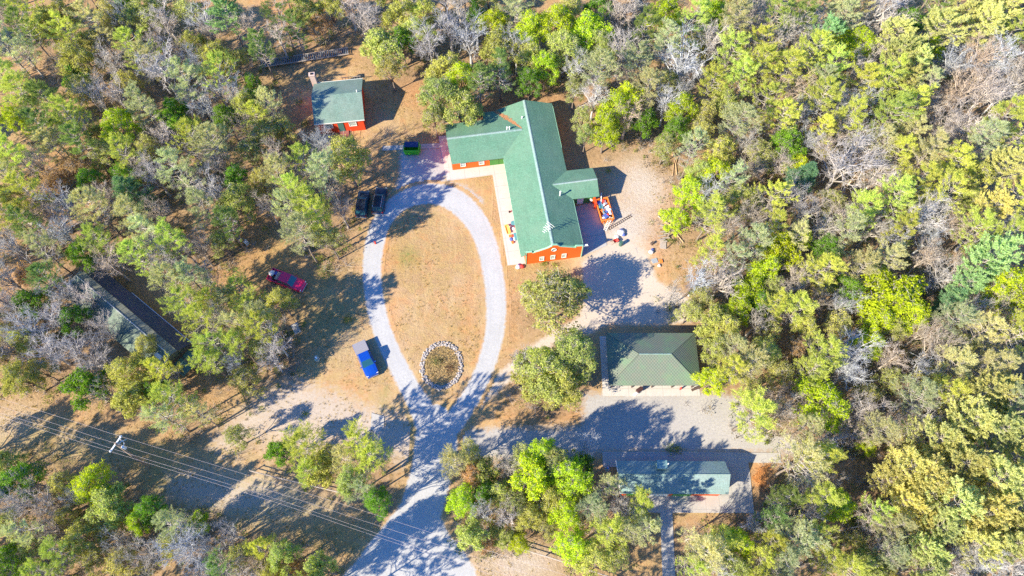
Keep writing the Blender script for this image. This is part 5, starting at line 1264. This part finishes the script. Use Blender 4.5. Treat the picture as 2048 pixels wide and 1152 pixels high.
def blob(mb, c, r, seed, sq=.7, n=8):
    rr = random.Random(seed); pts = []
    base = len(mb.v)
    for i in range(5):
        th = math.pi * (i + .5) / 5
        for k in range(n):
            a = 2 * math.pi * k / n; q_ = r * rr.uniform(.75, 1.15)
            mb.v.append((c[0] + q_ * math.sin(th) * math.cos(a), c[1] + q_ * math.sin(th) * math.sin(a), c[2] + q_ * math.cos(th) * sq))
    for i in range(4):
        for k in range(n): mb.f.append((base + i * n + k, base + i * n + (k + 1) % n, base + (i + 1) * n + (k + 1) % n, base + (i + 1) * n + k))
    mb.f.append(tuple(base + k for k in range(n))); mb.f.append(tuple(base + 4 * n + k for k in range(n))[::-1])
def bag(name, label, cat, loc, r, mat, seed, sq=.7, group=None):
    mb = MB(); blob(mb, (0, 0, r * sq * .85), r, seed, sq); o = mb.build(name, M[mat], None, loc, smooth=True); return tag(o, label, cat, group)
bag('sack', 'white sack at the tail of the red pickup bed', 'sack', on(rt, -2.5, .1, .85), .50, 'cloth_white', 1)
bag('sack', 'dark blue bag in the middle of the red pickup bed', 'sack', on(rt, -1.95, .35, .85), .36, 'tarp_blue', 2)
bag('sack', 'black bag against the right side of the red pickup bed', 'sack', on(rt, -1.9, -.45, .85), .38, 'black', 3)
mb = MB(); mb.box((0, 0, .25), (.55, 1.2, .5)); tag(mb.build('crate', M['wood_grey'], None, on(rt, -1.38, 0, .87), bevel=.02), 'grey crate behind the cab of the red pickup', 'crate').rotation_euler.z = rt.rotation_euler.z
s1_, q = vehicle('parked_car', 'dark navy sport utility car, the left of two parked side by side', 'car', (727.5, 384), (721.5, 428), 4.75, 1.9, 'paint_dark', 'suv')
s2_, q = vehicle('parked_car', 'black sport utility car with silver roof rails, the right of two', 'car', (762, 379), (755, 419), 4.75, 1.95, 'paint_dark2', 'suv')
for s in (-1, 1):
    mb = MB(); mb.tube([(-1.9, s * .62, 1.80), (-1.75, s * .64, 1.88), (.0, s * .64, 1.90), (.2, s * .62, 1.80)], .035, 6); mb.build('roof_rail', M['chrome'], s2_)

# ------------------------------------------------------------------ utility pole and wires
pb = G(297, 935); pt = G(232, 888, 10.0)
up_ = thing('utility_pole', 'tall wooden utility pole with crossarm and transformer over the cleared strip', 'utility pole', (pb.x, pb.y, 0), 0)
tip = Vector((pt.x - pb.x, pt.y - pb.y, 10.0))
mb = MB(); mb.tube([(0, 0, -.3), tip * .5, tip * 1.03], [.17, .15, .12], 10); mb.build('pole', M['pole_wood'], up_)
e1 = G(242.5, 872.5, 10.0) - pb; e2 = G(221, 903, 10.0) - pb
mb = MB(); dd = (e2 - e1); mb.box((e1 + e2) / 2, (dd.length + .2, .16, .16), rz=math.atan2(dd.y, dd.x)); ca_ = mb.build('crossarm', M['white_paint'], up_)
for t in (.02, .5, .98):
    c = e1.lerp(e2, t); mb = MB(); mb.tube([c + Vector((0, 0, .05)), c + Vector((0, 0, .18)), c + Vector((0, 0, .30))], [.07, .09, .04], 8); mb.build('insulator', M['white_paint'], ca_)
c = tip * .93 + Vector((.45, -.1, 0)); mb = MB(); mb.tube([c + Vector((0, 0, -.9)), c + Vector((0, 0, -.1)), c], [.15, .17, .09], 12); mb.build('transformer', M['white_paint'], up_)
mb = MB(); c2 = tip * .96; mb.tube([c2, c2 + Vector((.5, .5, .1)), c2 + Vector((.7, .75, -.4))], .04, 5); mb.tube([c2 + Vector((.2, .7, .1)), c2 + Vector((.75, .3, .0)), c2 + Vector((.5, -.2, -.5))], .035, 5); mb.build('cutout_switch', M['white_paint'], up_)
WIRES = [([(-60, 776), (20, 803), (110, 831), (189, 856), (242, 873)], [(540, 964), (700, 1013), (842, 1059), (1134, 1151), (1250, 1188)]),
         ([(-60, 790), (10, 816), (90, 841), (166, 866), (226, 885)], [(540, 981), (700, 1033), (772, 1056), (1055, 1148), (1180, 1190)]),
         ([(-60, 806), (0, 826), (80, 850), (146, 871), (240, 902)], [(540, 994), (673, 1039), (872, 1107), (1015, 1150), (1130, 1190)]),
         ([(-60, 815), (0, 833), (60, 852), (110, 868), (221, 903)], [(540, 1001), (726, 1064), (872, 1113), (985, 1150), (1090, 1190)])]
for k, (a, b) in enumerate(WIRES):
    hs = [8.6, 9.1, 9.5, 9.8, 10.0]; P = [G(x, y, h) for (x, y), h in zip(a, hs)]
    hs2 = [8.8, 8.3, 8.0, 8.0, 8.2]; P += [G(x, y, h) for (x, y), h in zip(b, hs2)]
    P = [tuple(p) for p in P]; P = smooth_line(P, 5)
    mb = MB(); mb.tube(P, .010, 5); o = mb.build('power_line', M['wire'])
    tag(o, ['uppermost', 'second from the top', 'third from the top', 'lowest'][k] + ' of the four thin power lines crossing the lower left', 'power line', 'power lines on the utility pole')

# ------------------------------------------------------------------ rail fence along the cleared strip
fpts = [(505, 944), (560, 958), (620, 972), (700, 991), (745, 1003)]
fpts2 = [(975, 1078), (1010, 1089), (1045, 1100), (1090, 1113), (1130, 1126), (1180, 1142), (1230, 1158)]
def rail_fence(pts, label):
    P = [G(x, y, .0) for x, y in pts]
    f = thing('rail_fence', label, 'fence', tuple(P[0]), 0)
    o = P[0]
    for p in P:
        mb = MB(); mb.tube([p - o, p - o + Vector((0, 0, 1.15))], .075, 7); mb.build('post', M['wood_grey'], f)
    for a, b in zip(P[:-1], P[1:]):
        for h in (.55, 1.02):
            mb = MB(); mb.tube([a - o + Vector((0, 0, h)), b - o + Vector((0, 0, h - .03))], .055, 6); mb.build('rail', M['wood_grey'], f)
rail_fence(fpts, 'weathered rail fence left of the driveway mouth')
rail_fence(fpts2, 'weathered rail fence right of the driveway mouth')

# ------------------------------------------------------------------ slatted walkway
a, b = G(523, 133), G(698, 106); d = b - a; an = math.atan2(d.y, d.x); ln = d.length
wk = thing('walkway', 'long low slatted timber walkway lying in shade above the cabin', 'walkway', (a.x, a.y, 0), an)
for s in (-.75, .75):
    mb = MB(); mb.box((ln / 2, s, .55), (ln, .10, .14)); mb.build('rail', M['wood_grey'], wk)
mb = MB(); n = 46
for k in range(n): mb.box((ln * (k + .5) / n, 0, .46), (.16, 1.42, .05))
mb.build('slats', simple('blue_grey_slats', (.16, .18, .22), .8, .3, 4), wk)
for k in range(8):
    for s in (-.7, .7):
        mb = MB(); mb.box((ln * (k + .5) / 8, s, .22), (.10, .10, .44)); mb.build('leg', M['wood_dark'], wk)

# ------------------------------------------------------------------ dumpsters
def dumpster(name, label, px, w, d, h, mat, rz, lid=None):
    c = G(px[0], px[1], 0); t = thing(name, label, 'dumpster', (c.x, c.y, .03), rz)
    mb = MB(); e = .06
    lo = [(-w / 2 + .08, -d / 2 + .15, .12), (w / 2 - .08, -d / 2 + .15, .12), (w / 2 - .08, d / 2 - .05, .12), (-w / 2 + .08, d / 2 - .05, .12)]
    hi = [(-w / 2, -d / 2, h), (w / 2, -d / 2, h), (w / 2, d / 2, h), (-w / 2, d / 2, h)]
    il = [(p[0] * .93, p[1] * .93, .2) for p in lo]; ih = [(p[0] * .93, p[1] * .92, h) for p in hi]
    mb.add(lo + hi + ih + il, [(3, 2, 1, 0), (0, 1, 5, 4), (1, 2, 6, 5), (2, 3, 7, 6), (3, 0, 4, 7), (4, 5, 9, 8), (5, 6, 10, 9), (6, 7, 11, 10), (7, 4, 8, 11), (8, 9, 13, 12), (9, 10, 14, 13), (10, 11, 15, 14), (11, 8, 12, 15), (12, 13, 14, 15)])
    mb.build('bin', M[mat], t)
    for k in range(4):
        mb = MB(); mb.box((-w / 2 + w * (k + .5) / 4, -d / 2 - .0, h * .55), (.08, .10, h * .8), rot=Matrix.Rotation(-.08, 3, 'X')); mb.build('rib', M[mat], t)
    for s in (-1, 1):
        mb = MB(); mb.box((0, s * (d / 2 + .03), h - .06), (w, .08, .12)); mb.build('rim_bar', M[mat], t)
    return t
dg = dumpster('dumpster', 'bright green dumpster with dark lid by the garden path', (825, 304), 2.5, 1.6, 1.45, 'green_bin', math.radians(0))
mb = MB(); mb.slab([(-1.18, -.12, 1.50), (1.12, -.12, 1.50), (1.10, .84, 1.66), (-1.14, .84, 1.66)], .05); mb.build('lid', simple('navy_plastic_lid', (.015, .03, .12), .5), dg)
mb = MB(); mb.box((1.35, .1, .75), (.12, 1.5, .25)); mb.box((-1.3, .1, .75), (.1, 1.3, .2)); mb.build('lift_pocket', M['green_bin'], dg)
og = dumpster('dumpster', 'orange open-topped skip full of scrap beside the service apron', (1208, 425), 2.0, 4.0, 1.1, 'orange', LANG + math.radians(3))
def rel(v, x, y, z): return on(v, x, y, z)
rr = random.Random(4)
cols = ['cloth_white', 'tarp_blue', 'red_cloth', 'cloth_white', 'metal', 'tarp_blue', 'cloth_white', 'orange', 'metal', 'cloth_white', 'teal_tarp', 'cloth_white']
cn = {'cloth_white': 'white', 'tarp_blue': 'dark blue', 'red_cloth': 'red', 'metal': 'grey metal', 'orange': 'orange', 'teal_tarp': 'teal'}
cnt = {}
for k in range(16):
    mt = cols[k % len(cols)]
    x = -.6 + 1.2 * ((k * 37) % 16) / 15; y = -1.5 + 3.0 * k / 15
    mb = MB(); mb.box((0, 0, .2), (rr.uniform(.3, .7), rr.uniform(.2, .9), rr.uniform(.1, .4)), rot=Matrix.Rotation(rr.uniform(0, 3), 3, 'Z') @ Matrix.Rotation(rr.uniform(-.5, .5), 3, 'X'))
    o = mb.build('scrap_piece', M[mt], None, rel(og, x, y, .75 + rr.uniform(0, .2)), bevel=.01); tag(o, '%s scrap heaped in the orange skip' % cn[mt], 'scrap', '%s scrap in the orange skip' % cn[mt])
mb = MB(); mb.box((0, 0, 0), (.12, 1.9, .05)); mb.build('long_board', M['teal_tarp'], None, rel(og, -.35, .2, 1.25)).rotation_euler = (0, .1, LANG + .05); tag(bpy.data.objects['long_board'], 'long green board lying on top of the orange skip load', 'board')
mb = MB(); mb.box((0, 0, 0), (.14, 1.5, .06)); o = mb.build('plank', M['white_paint'], None, rel(og, -.1, 2.0, 1.3)); o.rotation_euler = (.25, 0, LANG - .2); tag(o, 'white plank sticking out of the top end of the orange skip', 'plank')

# ------------------------------------------------------------------ ladders
def ladder(label, p0, p1, wdt, mat, z=.08, n=12, tip=0.0):
    a = G(*p0); b = G(*p1); d = b - a
    t = thing('ladder', label, 'ladder', (a.x, a.y, z), math.atan2(d.y, d.x)); ln = d.length
    for s in (-1, 1):
        mb = MB(); mb.tube([(0, s * wdt / 2, 0), (ln, s * wdt / 2, tip)], .04, 5); mb.build('rail', M[mat], t)
    mb = MB()
    for k in range(n): mb.tube([(ln * (k + .5) / n, -wdt / 2, tip * (k + .5) / n), (ln * (k + .5) / n, wdt / 2, tip * (k + .5) / n)], .03, 5)
    mb.build('rungs', M[mat], t)
ladder('short white ladder standing on edge beside the service apron', (1209, 462), (1221, 440), .42, 'white_paint', .1, 9, .9)
ladder('long dark ladder lying across the sandy yard', (1216, 459), (1263, 431), .38, 'wood_dark', .08, 12)

# ------------------------------------------------------------------ litter and scrap around the yard
def boxes(name, label, cat, px, dims, mat, rz=0.0, group=None, z=0.0, tilt=0.0):
    c = G(px[0], px[1], 0); mb = MB(); mb.box((0, 0, dims[2] / 2), dims, rot=Matrix.Rotation(tilt, 3, 'X'))
    o = mb.build(name, M[mat] if isinstance(mat, str) else mat, None, (c.x, c.y, .02 + z), bevel=min(dims) * .12); o.rotation_euler.z = rz
    return tag(o, label, cat, group)
def at(px, py, z=.02): c = G(px, py); return (c.x, c.y, z)
bag('sack', 'large white sack in the middle of the sandy yard', 'sack', at(1241, 467), .62, 'cloth_white', 11, .5)
bag('sack', 'small white sack left of the large one in the yard', 'sack', at(1233, 475), .42, 'cloth_white', 12, .5)
bag('sack', 'blue bag on the right of the large white sack', 'sack', at(1247, 470), .34, 'tarp_blue', 13, .6)
bag('sack', 'blue bag above the large white sack', 'sack', at(1243, 461), .30, 'tarp_blue', 14, .6)
bx = thing('wheelbarrow', 'small red and black wheelbarrow below the white sacks', 'wheelbarrow', at(1230, 485), math.radians(30))
mb = MB(); mb.add([(-.35, -.3, .62), (.45, -.3, .62), (.45, .3, .62), (-.35, .3, .62), (-.15, -.15, .32), (.25, -.15, .32), (.25, .15, .32), (-.15, .15, .32)], [(4, 5, 6, 7), (0, 4, 5, 1)[::-1], (1, 5, 6, 2)[::-1], (2, 6, 7, 3)[::-1], (3, 7, 4, 0)[::-1]]); mb.build('tray', M['red_cloth'], bx)
mb = MB(); mb.tube([(.62, -.05, .2), (.62, .05, .2)], .2, 12); mb.build('wheel', M['rubber'], bx)
for s in (-1, 1):
    mb = MB(); mb.tube([(.6, s * .08, .2), (-.2, s * .2, .35), (-.9, s * .28, .55)], .025, 5); mb.build('handle', M['wood_dark'], bx)
mb = MB(); mb.tube([(0, 0, 0), (0, 0, .9)], [.30, .28], 14); mb.tube([(0, 0, .9), (0, 0, .94)], [.30, .28], 14); tag(mb.build('drum', simple('dark_green_drum', (.05, .12, .10), .6), None, at(1241, 490)), 'dark drum standing below the wheelbarrow', 'drum')
boxes('bin', 'black bin by the lower end of the orange skip', 'bin', (1217, 437), (.5, .6, .8), 'black', .2)
mb = MB(); mb.tube([(0, 0, 0), (0, 0, .35)], .03, 5); mb.tube([(0, 0, .35), (.0, .0, .9)], [.02, .02], 5); mb.tube([(0, 0, .8), (0, 0, 1.0)], [.35, .05], 10)
tag(mb.build('patio_umbrella', M['cloth_white'], None, at(1181, 405, .08)), 'folded white parasol standing on the apron under the porch roof', 'parasol')
# west wall of the lodge
t = thing('slide', 'small yellow plastic slide on the lodge walkway', 'slide', at(1014, 459, .08), math.radians(110))
mb = MB(); mb.add([(-.9, -.25, .05), (.2, -.25, .75), (.2, .25, .75), (-.9, .25, .05), (-.9, -.25, 0), (.2, -.25, .68), (.2, .25, .68), (-.9, .25, 0)], [(0, 1, 2, 3), (7, 6, 5, 4), (0, 4, 5, 1), (1, 5, 6, 2), (2, 6, 7, 3), (3, 7, 4, 0)]); mb.build('chute', M['yellow_plastic'], t)
for s in (-.3, .3):
    mb = MB(); mb.box((-.3, s, .5), (1.25, .06, .18), rot=Matrix.Rotation(-.56, 3, 'Y')); mb.build('side_rail', M['yellow_plastic'], t)
mb = MB(); mb.box((.45, 0, .4), (.35, .5, .06)); mb.tube([(.6, -.2, 0), (.3, -.2, .8)], .03, 5); mb.tube([(.6, .2, 0), (.3, .2, .8)], .03, 5); mb.build('steps', M['yellow_plastic'], t)
um = thing('garden_table', 'round teal-topped table against the lodge west wall', 'table', at(1027, 451, .08), 0)
mb = MB(); mb.tube([(0, 0, .72), (0, 0, .76)], .42, 18); mb.build('tabletop', M['teal_tarp'], um); mb = MB(); mb.tube([(0, 0, 0), (0, 0, .72)], .05, 6); mb.build('leg', M['black'], um)
bag('sack', 'white bag beneath the round table by the lodge', 'sack', at(1028, 459, .08), .34, 'cloth_white', 21)
bag('sack', 'blue and white bag beside the lodge walkway clutter', 'sack', at(1023, 480, .08), .34, 'tarp_blue', 22)
bag('sack', 'white bag in the walkway clutter under the eave', 'sack', at(1029, 479, .08), .36, 'cloth_white', 23)
boxes('storage_box', 'red storage box on the lodge walkway', 'box', (1028, 474), (.6, .4, .4), 'red_cloth', .3, z=.06)
boxes('storage_box', 'orange storage box on the lodge walkway', 'box', (1021, 473), (.5, .3, .3), 'orange', .2, z=.06)
boxes('storage_box', 'grey-green storage chest under the lodge eave', 'box', (1033, 475), (.8, 1.2, .5), 'teal_tarp', LANG, z=.06)
boxes('storage_box', 'small orange box below the white walkway bags', 'box', (1025, 486), (.3, .4, .25), 'orange', .5, z=.06)
boxes('flowerpot', 'small dark flowerpot alone on the walkway', 'flowerpot', (1019, 425), (.25, .25, .3), 'black', .5, z=.06)
bag('sack', 'white and purple bag by the lodge south-west corner', 'sack', at(1036, 535), .40, 'cloth_white', 24, .6)
bag('sack', 'dark blue bag by the lodge south-west corner', 'sack', at(1038, 531), .26, 'tarp_blue', 25, .6)
bag('sack', 'red bag by the lodge south-west corner', 'sack', at(1044, 534), .34, 'red_cloth', 26, .6)
# scrap by the tree line
boxes('pallet_frame', 'grey framed mesh panel lying at the tree line', 'panel', (1326, 488), (.95, 1.75, .12), 'wood_grey', math.radians(-6))
boxes('mesh_panel', 'small ribbed grey panel lying near the lower scrap', 'panel', (1309, 522), (.9, .8, .10), 'metal', .3)
boxes('cushion', 'bright orange cushion on the ground at the tree line', 'cushion', (1321.5, 523), (.5, .55, .2), 'orange', .2)
bag('sack', 'white bag below the orange cushion', 'sack', at(1318, 532), .28, 'cloth_white', 31, .6)
bag('sack', 'white and blue sack above the ribbed grey panel', 'sack', at(1302, 506), .42, 'cloth_white', 32, .6)
bag('sack', 'navy bag behind the white sack at the yard edge', 'sack', at(1305, 500), .26, 'tarp_blue', 33, .6)
boxes('stump', 'dark stump with orange litter at the yard edge', 'stump', (1304, 488), (.5, .4, .45), 'wood_dark', .6)
def log(label, pts, r0, mat='wood_tan', name='log', z=.12, group=None):
    P = [G(x, y, 0) + Vector((0, 0, z + k * .02)) for k, (x, y) in enumerate(pts)]
    o0 = P[0].copy(); mb = MB(); mb.tube([p - o0 for p in P], [r0 * (1 - .4 * k / max(1, len(P) - 1)) for k in range(len(P))], 7)
    o = mb.build(name, M[mat], None, tuple(o0)); return tag(o, label, 'log', group)
log('long pale bent log at the tree line right of the yard', [(1327, 443), (1341, 452), (1353, 470), (1366, 486)], .14)
log('short dark log crossing the pale bent log', [(1316, 433), (1328, 443), (1337, 448)], .12, 'wood_grey')
log('pale board leaning up the right edge of the yard', [(1353, 350), (1351, 328), (1355, 315)], .10)
log('thin upright-lying board left of the pale one at the yard edge', [(1345, 352), (1347, 330), (1351, 318)], .07)
log('small pale cut log beside the upper yard edge', [(1344, 311), (1356, 303)], .16)
log('thin dark branch lying below the pale bent log', [(1333, 497), (1342, 489), (1352, 482)], .07, 'wood_dark')
log('weathered fallen trunk in the lower left clearing', [(75, 1032), (95, 1024), (125, 1010)], .22, 'wood_dark')
log('bright bleached stub of trunk in the right woods', [(1908, 504), (1925, 482)], .26, 'stone')
for k in range(9):
    rr = random.Random(50 + k); c = G(1327 + rr.uniform(-5, 5), 452 + 4.2 * k, 0)
    mb = MB(); mb.box((0, 0, .12), (rr.uniform(.8, 1.3), rr.uniform(.12, .25), .12)); o = mb.build('board', M['wood_grey'], None, (c.x, c.y, .02 + .02 * k)); o.rotation_euler.z = rr.uniform(-.3, .3)
    tag(o, 'grey scrap board in the stack above the framed mesh panel', 'board', 'grey scrap boards stacked at the tree line')

# ------------------------------------------------------------------ disc-golf baskets, signs, pads
def basket(label, px, col):
    c = G(*px); t = thing('disc_golf_basket', label, 'basket', (c.x, c.y, 0), .3, 'blue-topped disc golf baskets')
    mb = MB(); mb.tube([(0, 0, 0), (0, 0, 1.75)], .035, 8); mb.build('pole', M['white_paint'], t)
    mb = MB(); mb.tube([(0, 0, 1.25), (0, 0, 1.42)], .33, 18, False); mb.tube([(0, 0, 1.43), (0, 0, 1.46)], .16, 12); mb.build('top_band', M['blue_band'], t)
    mb = MB()
    for z, r_ in ((.75, .33), (.60, .28)): mb.tube([(r_ * math.cos(a), r_ * math.sin(a), z) for a in [2 * math.pi * k / 16 for k in range(17)]], .018, 5, False)
    for k in range(8): mb.tube([(0, 0, .56), (.33 * math.cos(k * .785), .33 * math.sin(k * .785), .56), (.33 * math.cos(k * .785), .33 * math.sin(k * .785), .75)], .012, 4)
    mb.build('tray', M['metal'], t)
    mb = MB()
    for k in range(12): a = k * .5236; mb.tube([(.3 * math.cos(a), .3 * math.sin(a), 1.25), (.12 * math.cos(a), .12 * math.sin(a), .95), (.04 * math.cos(a), .04 * math.sin(a), .8)], .01, 4)
    mb.build('chains', M['metal'], t)
basket('blue-topped target basket in grass left of the blue pickup', (637, 722), 0)
basket('blue-topped target basket left of the long garage', (1213, 940), 0)
s = thing('a_frame_sign', 'small white folding board standing in the clearing above the red pickup', 'sign', at(493, 487), math.radians(60))
for k in (-1, 1):
    mb = MB(); mb.box((0, k * .18, .45), (.6, .04, .95), rot=Matrix.Rotation(k * .35, 3, 'X')); mb.build('board', M['white_paint'], s)
mb = MB(); mb.box((0, 0, .4), (.22, .12, .8)); mb.box((0, 0, .72), (.26, .14, .16)); tag(mb.build('marker_post', M['red_cloth'], None, at(751, 488), bevel=.02), 'short red and white marker post on the left driveway', 'post')
c = G(592, 657); mb = MB(); mb.box((0, 0, .04), (1.0, 1.7, .08)); o = mb.build('tee_pad', M['concrete'], None, (c.x, c.y, .0)); o.rotation_euler.z = math.radians(28); tag(o, 'small pale concrete pad in the shade below the red pickup', 'concrete pad')
P = [G(*p) for p in ((743, 826), (769, 833), (768, 854), (756, 868), (741, 858))]; mb = MB(); mb.prism([(p.x - P[0].x, p.y - P[0].y) for p in P], -.05, .08); o = mb.build('concrete_pad', M['concrete'], None, (P[0].x, P[0].y, 0)); tag(o, 'five-sided pale concrete pad left of the driveway junction', 'concrete pad')
# in front of the pavilion
g = thing('barrel_grill', 'dark barrel grill at the front edge of the pavilion floor', 'grill', at(1277, 783, .05), math.radians(35))
mb = MB(); mb.tube([(-.45, 0, .85), (.45, 0, .85)], .3, 14); mb.build('barrel', simple('rusty_black_steel', (.07, .03, .03), .7, .4, 8), g)
for sx in (-.35, .35):
    for sy in (-.22, .22): mb = MB(); mb.tube([(sx, sy, 0), (sx, sy * .6, .65)], .03, 5); mb.build('leg', M['black'], g)
mb = MB(); mb.tube([(-.2, -.35, .95), (.2, -.35, .95)], .02, 5); mb.build('handle', M['metal'], g)
boxes('cooler', 'white cooler below the barrel grill', 'cooler', (1272, 788), (.7, .4, .4), 'white_paint', .6)
mb = MB(); mb.tube([(0, 0, 0), (0, 0, .8)], .11, 12); mb.tube([(0, 0, .8), (0, 0, .92)], [.13, .05], 12); tag(mb.build('bollard', M['red_cloth'], None, at(1360, 779, .05)), 'short red bollard in front of the pavilion', 'bollard')
b_ = thing('bench', 'small dark bench at the right front corner of the pavilion', 'bench', at(1390, 779), math.radians(20))
mb = MB(); mb.box((0, 0, .45), (1.3, .35, .06)); mb.build('seat', M['wood_dark'], b_)
for sx in (-.5, .5): mb = MB(); mb.box((sx, 0, .21), (.08, .3, .42)); mb.build('leg', M['wood_dark'], b_)

# ------------------------------------------------------------------ ring of stones, flower bed inside
cx, cy = G(883, 731).x, G(883, 731).y
rr = random.Random(8); k = 0
RX = (924 - 842) / 2 / SX(731) ; RY = RX * 1.18
stone_me = []
for s_ in range(5):
    mb = MB(); blob(mb, (0, 0, .16), .30, 60 + s_, .65, 7); o = mb.build('stone', M['stone'], None, (0, 0, -50), smooth=False); stone_me.append(o.data); bpy.data.objects.remove(o)
for i in range(270):
    a = 2 * math.pi * i / 270 * 3.0 + rr.gauss(0, .02); lay = i // 90
    q_ = .89 + .065 * lay + rr.gauss(0, .022)
    o = bpy.data.objects.new('stone', stone_me[i % 5]); COL.objects.link(o)
    o.location = (cx + RX * q_ * math.cos(a), cy + RY * q_ * math.sin(a), .0); o.rotation_euler = (0, 0, rr.uniform(0, 6)); sc_ = rr.uniform(.30, .68); o.scale = (sc_, sc_ * rr.uniform(.7, 1.1), sc_)
    tag(o, 'pale field stone in the oval ring within the driveway loop', 'stone', 'stones of the oval ring')
def tufts(name, label, cat, spots, col, mat='leaf', n=70, kind=None):
    for j, (px, py, r_, h_, lab) in enumerate(spots):
        r = np.random.default_rng(700 + j); c = G(px, py)
        m_ = int(n * (r_ / .4) ** 1.5)
        P = r.normal(0, 1, (m_, 3)) * [r_ * .5, r_ * .5, h_ * .3] + [0, 0, h_ * .5]; P[:, 2] = np.abs(P[:, 2])
        nr = unit(r.normal(0, .7, (m_, 3)) + [0, 0, .6]); A_ = unit(np.cross(nr, r.normal(0, 1, (m_, 3)))); B_ = np.cross(nr, A_); s__ = r.uniform(.05, .11, (m_, 1))
        V, Q = leaf_quads(P, A_ * s__, B_ * s__ * .6)
        o = bpy.data.objects.new(name, np_mesh(name, V, Q, [M[mat]], None, np.repeat(lv(r, m_, dull=.2), 4, 0))); COL.objects.link(o); o.location = (c.x, c.y, 0); o.color = col + (1,)
        tag(o, lab, cat)
tufts('shrub', None, 'shrub', [(872, 724, .9, .7, 'pale green shrub in the centre of the stone ring'), (899, 738, .8, .5, 'dark purple-brown shrub in the right of the stone ring'), (884, 722, .3, .6, 'dark small shrub right of the pale green one in the ring')], (.22, .25, .11))
bpy.data.objects['shrub.001'].color = (.16, .09, .08, 1); bpy.data.objects['shrub.002'].color = (.06, .06, .04, 1)
tufts('shrub', None, 'shrub', [(1088, 528, .7, .4, 'low green shrub below the lodge gable wall'), (1110, 531, .5, .4, 'small green shrub right of the one below the lodge gable'), (1340, 898, .8, .6, 'bright green shrub on the lot behind the garage, left one'), (1354, 899, .7, .5, 'bright green shrub on the lot behind the garage, right one'), (1216, 344, .5, .8, 'small yellow-green shrub in the porch shadow'), (611, 828, .5, .4, 'tiny green shrub on the pale gravel left of the pines'), (650, 545, 1.3, 1.0, 'bare-looking green brush above the red pickup shade'), (640, 520, .9, .8, 'sparse brush right of the red pickup'), (1500, 770, 1.4, .8, 'pale brush between the pavilion and the woods'), (600, 205, .8, .7, 'low scrub left of the cabin'), (612, 248, .8, .6, 'green scrub by the cabin lower left corner'), (695, 640, .8, .5, 'low brush left of the driveway')], (.24, .32, .06))
r = np.random.default_rng(88); m_ = 2600; a_ = r.uniform(0, 6.28, m_); q_ = np.sqrt(r.random(m_)) * .80
clx = cx + RX * q_ * np.cos(a_); cly = cy + RY * q_ * np.sin(a_); hh_ = r.uniform(.02, .35, m_)
nr = unit(r.normal(0, .7, (m_, 3)) + [0, 0, .5]); A_ = unit(np.cross(nr, r.normal(0, 1, (m_, 3)))); B_ = np.cross(nr, A_); s__ = r.uniform(.05, .13, (m_, 1))
V, Q = leaf_quads(np.c_[clx, cly, hh_], A_ * s__, B_ * s__ * .5)
o = bpy.data.objects.new('dry_weeds', np_mesh('dry_weeds', V, Q, [M['leaf']], None, np.repeat(lv(r, m_, dull=.3), 4, 0))); COL.objects.link(o); o.color = (.52, .42, .26, 1)
tag(o, 'dry brown weeds and leaves filling the stone ring', 'weeds', kind='stuff')
# fallen orange-needled pine boughs right of the slab
c = G(1507, 957); fb = thing('fallen_bough', 'fan of fallen orange-brown boughs beside the garage slab', 'fallen branch', (c.x, c.y, .05), 0)
rr = random.Random(77); mb = MB(); mb2 = MB()
for k in range(26):
    a = math.radians(rr.uniform(-75, 60)); l = rr.uniform(1.4, 3.6); P = [(0, 0, .1)]
    for j in range(4): a += rr.gauss(0, .12); P.append((P[-1][0] + l / 4 * math.cos(a), P[-1][1] + l / 4 * math.sin(a), .1 + .25 * math.sin(math.pi * (j + 1) / 5) + rr.uniform(0, .1)))
    mb.tube(P, [.03, .025, .02, .015, .01], 4)
    for j in range(50):
        t_ = rr.randint(1, 4); p = Vector(P[t_ - 1]).lerp(Vector(P[t_]), rr.random()) + Vector((rr.gauss(0, .12), rr.gauss(0, .12), rr.uniform(0, .1)))
        an = rr.random() * 6.28; s__ = rr.uniform(.05, .12); mb2.add([p + Vector((s__ * math.cos(an), s__ * math.sin(an), 0)), p + Vector((-.3 * s__ * math.sin(an), .3 * s__ * math.cos(an), .02)), p - Vector((s__ * math.cos(an), s__ * math.sin(an), 0)), p + Vector((.3 * s__ * math.sin(an), -.3 * s__ * math.cos(an), 0))], [(0, 1, 2, 3)])
mb.build('branches', simple('orange_wood', (.62, .34, .16), .9, .3), fb); mb2.build('dead_needles', simple('orange_needles', (.50, .22, .07), .95, .4, 4), fb)
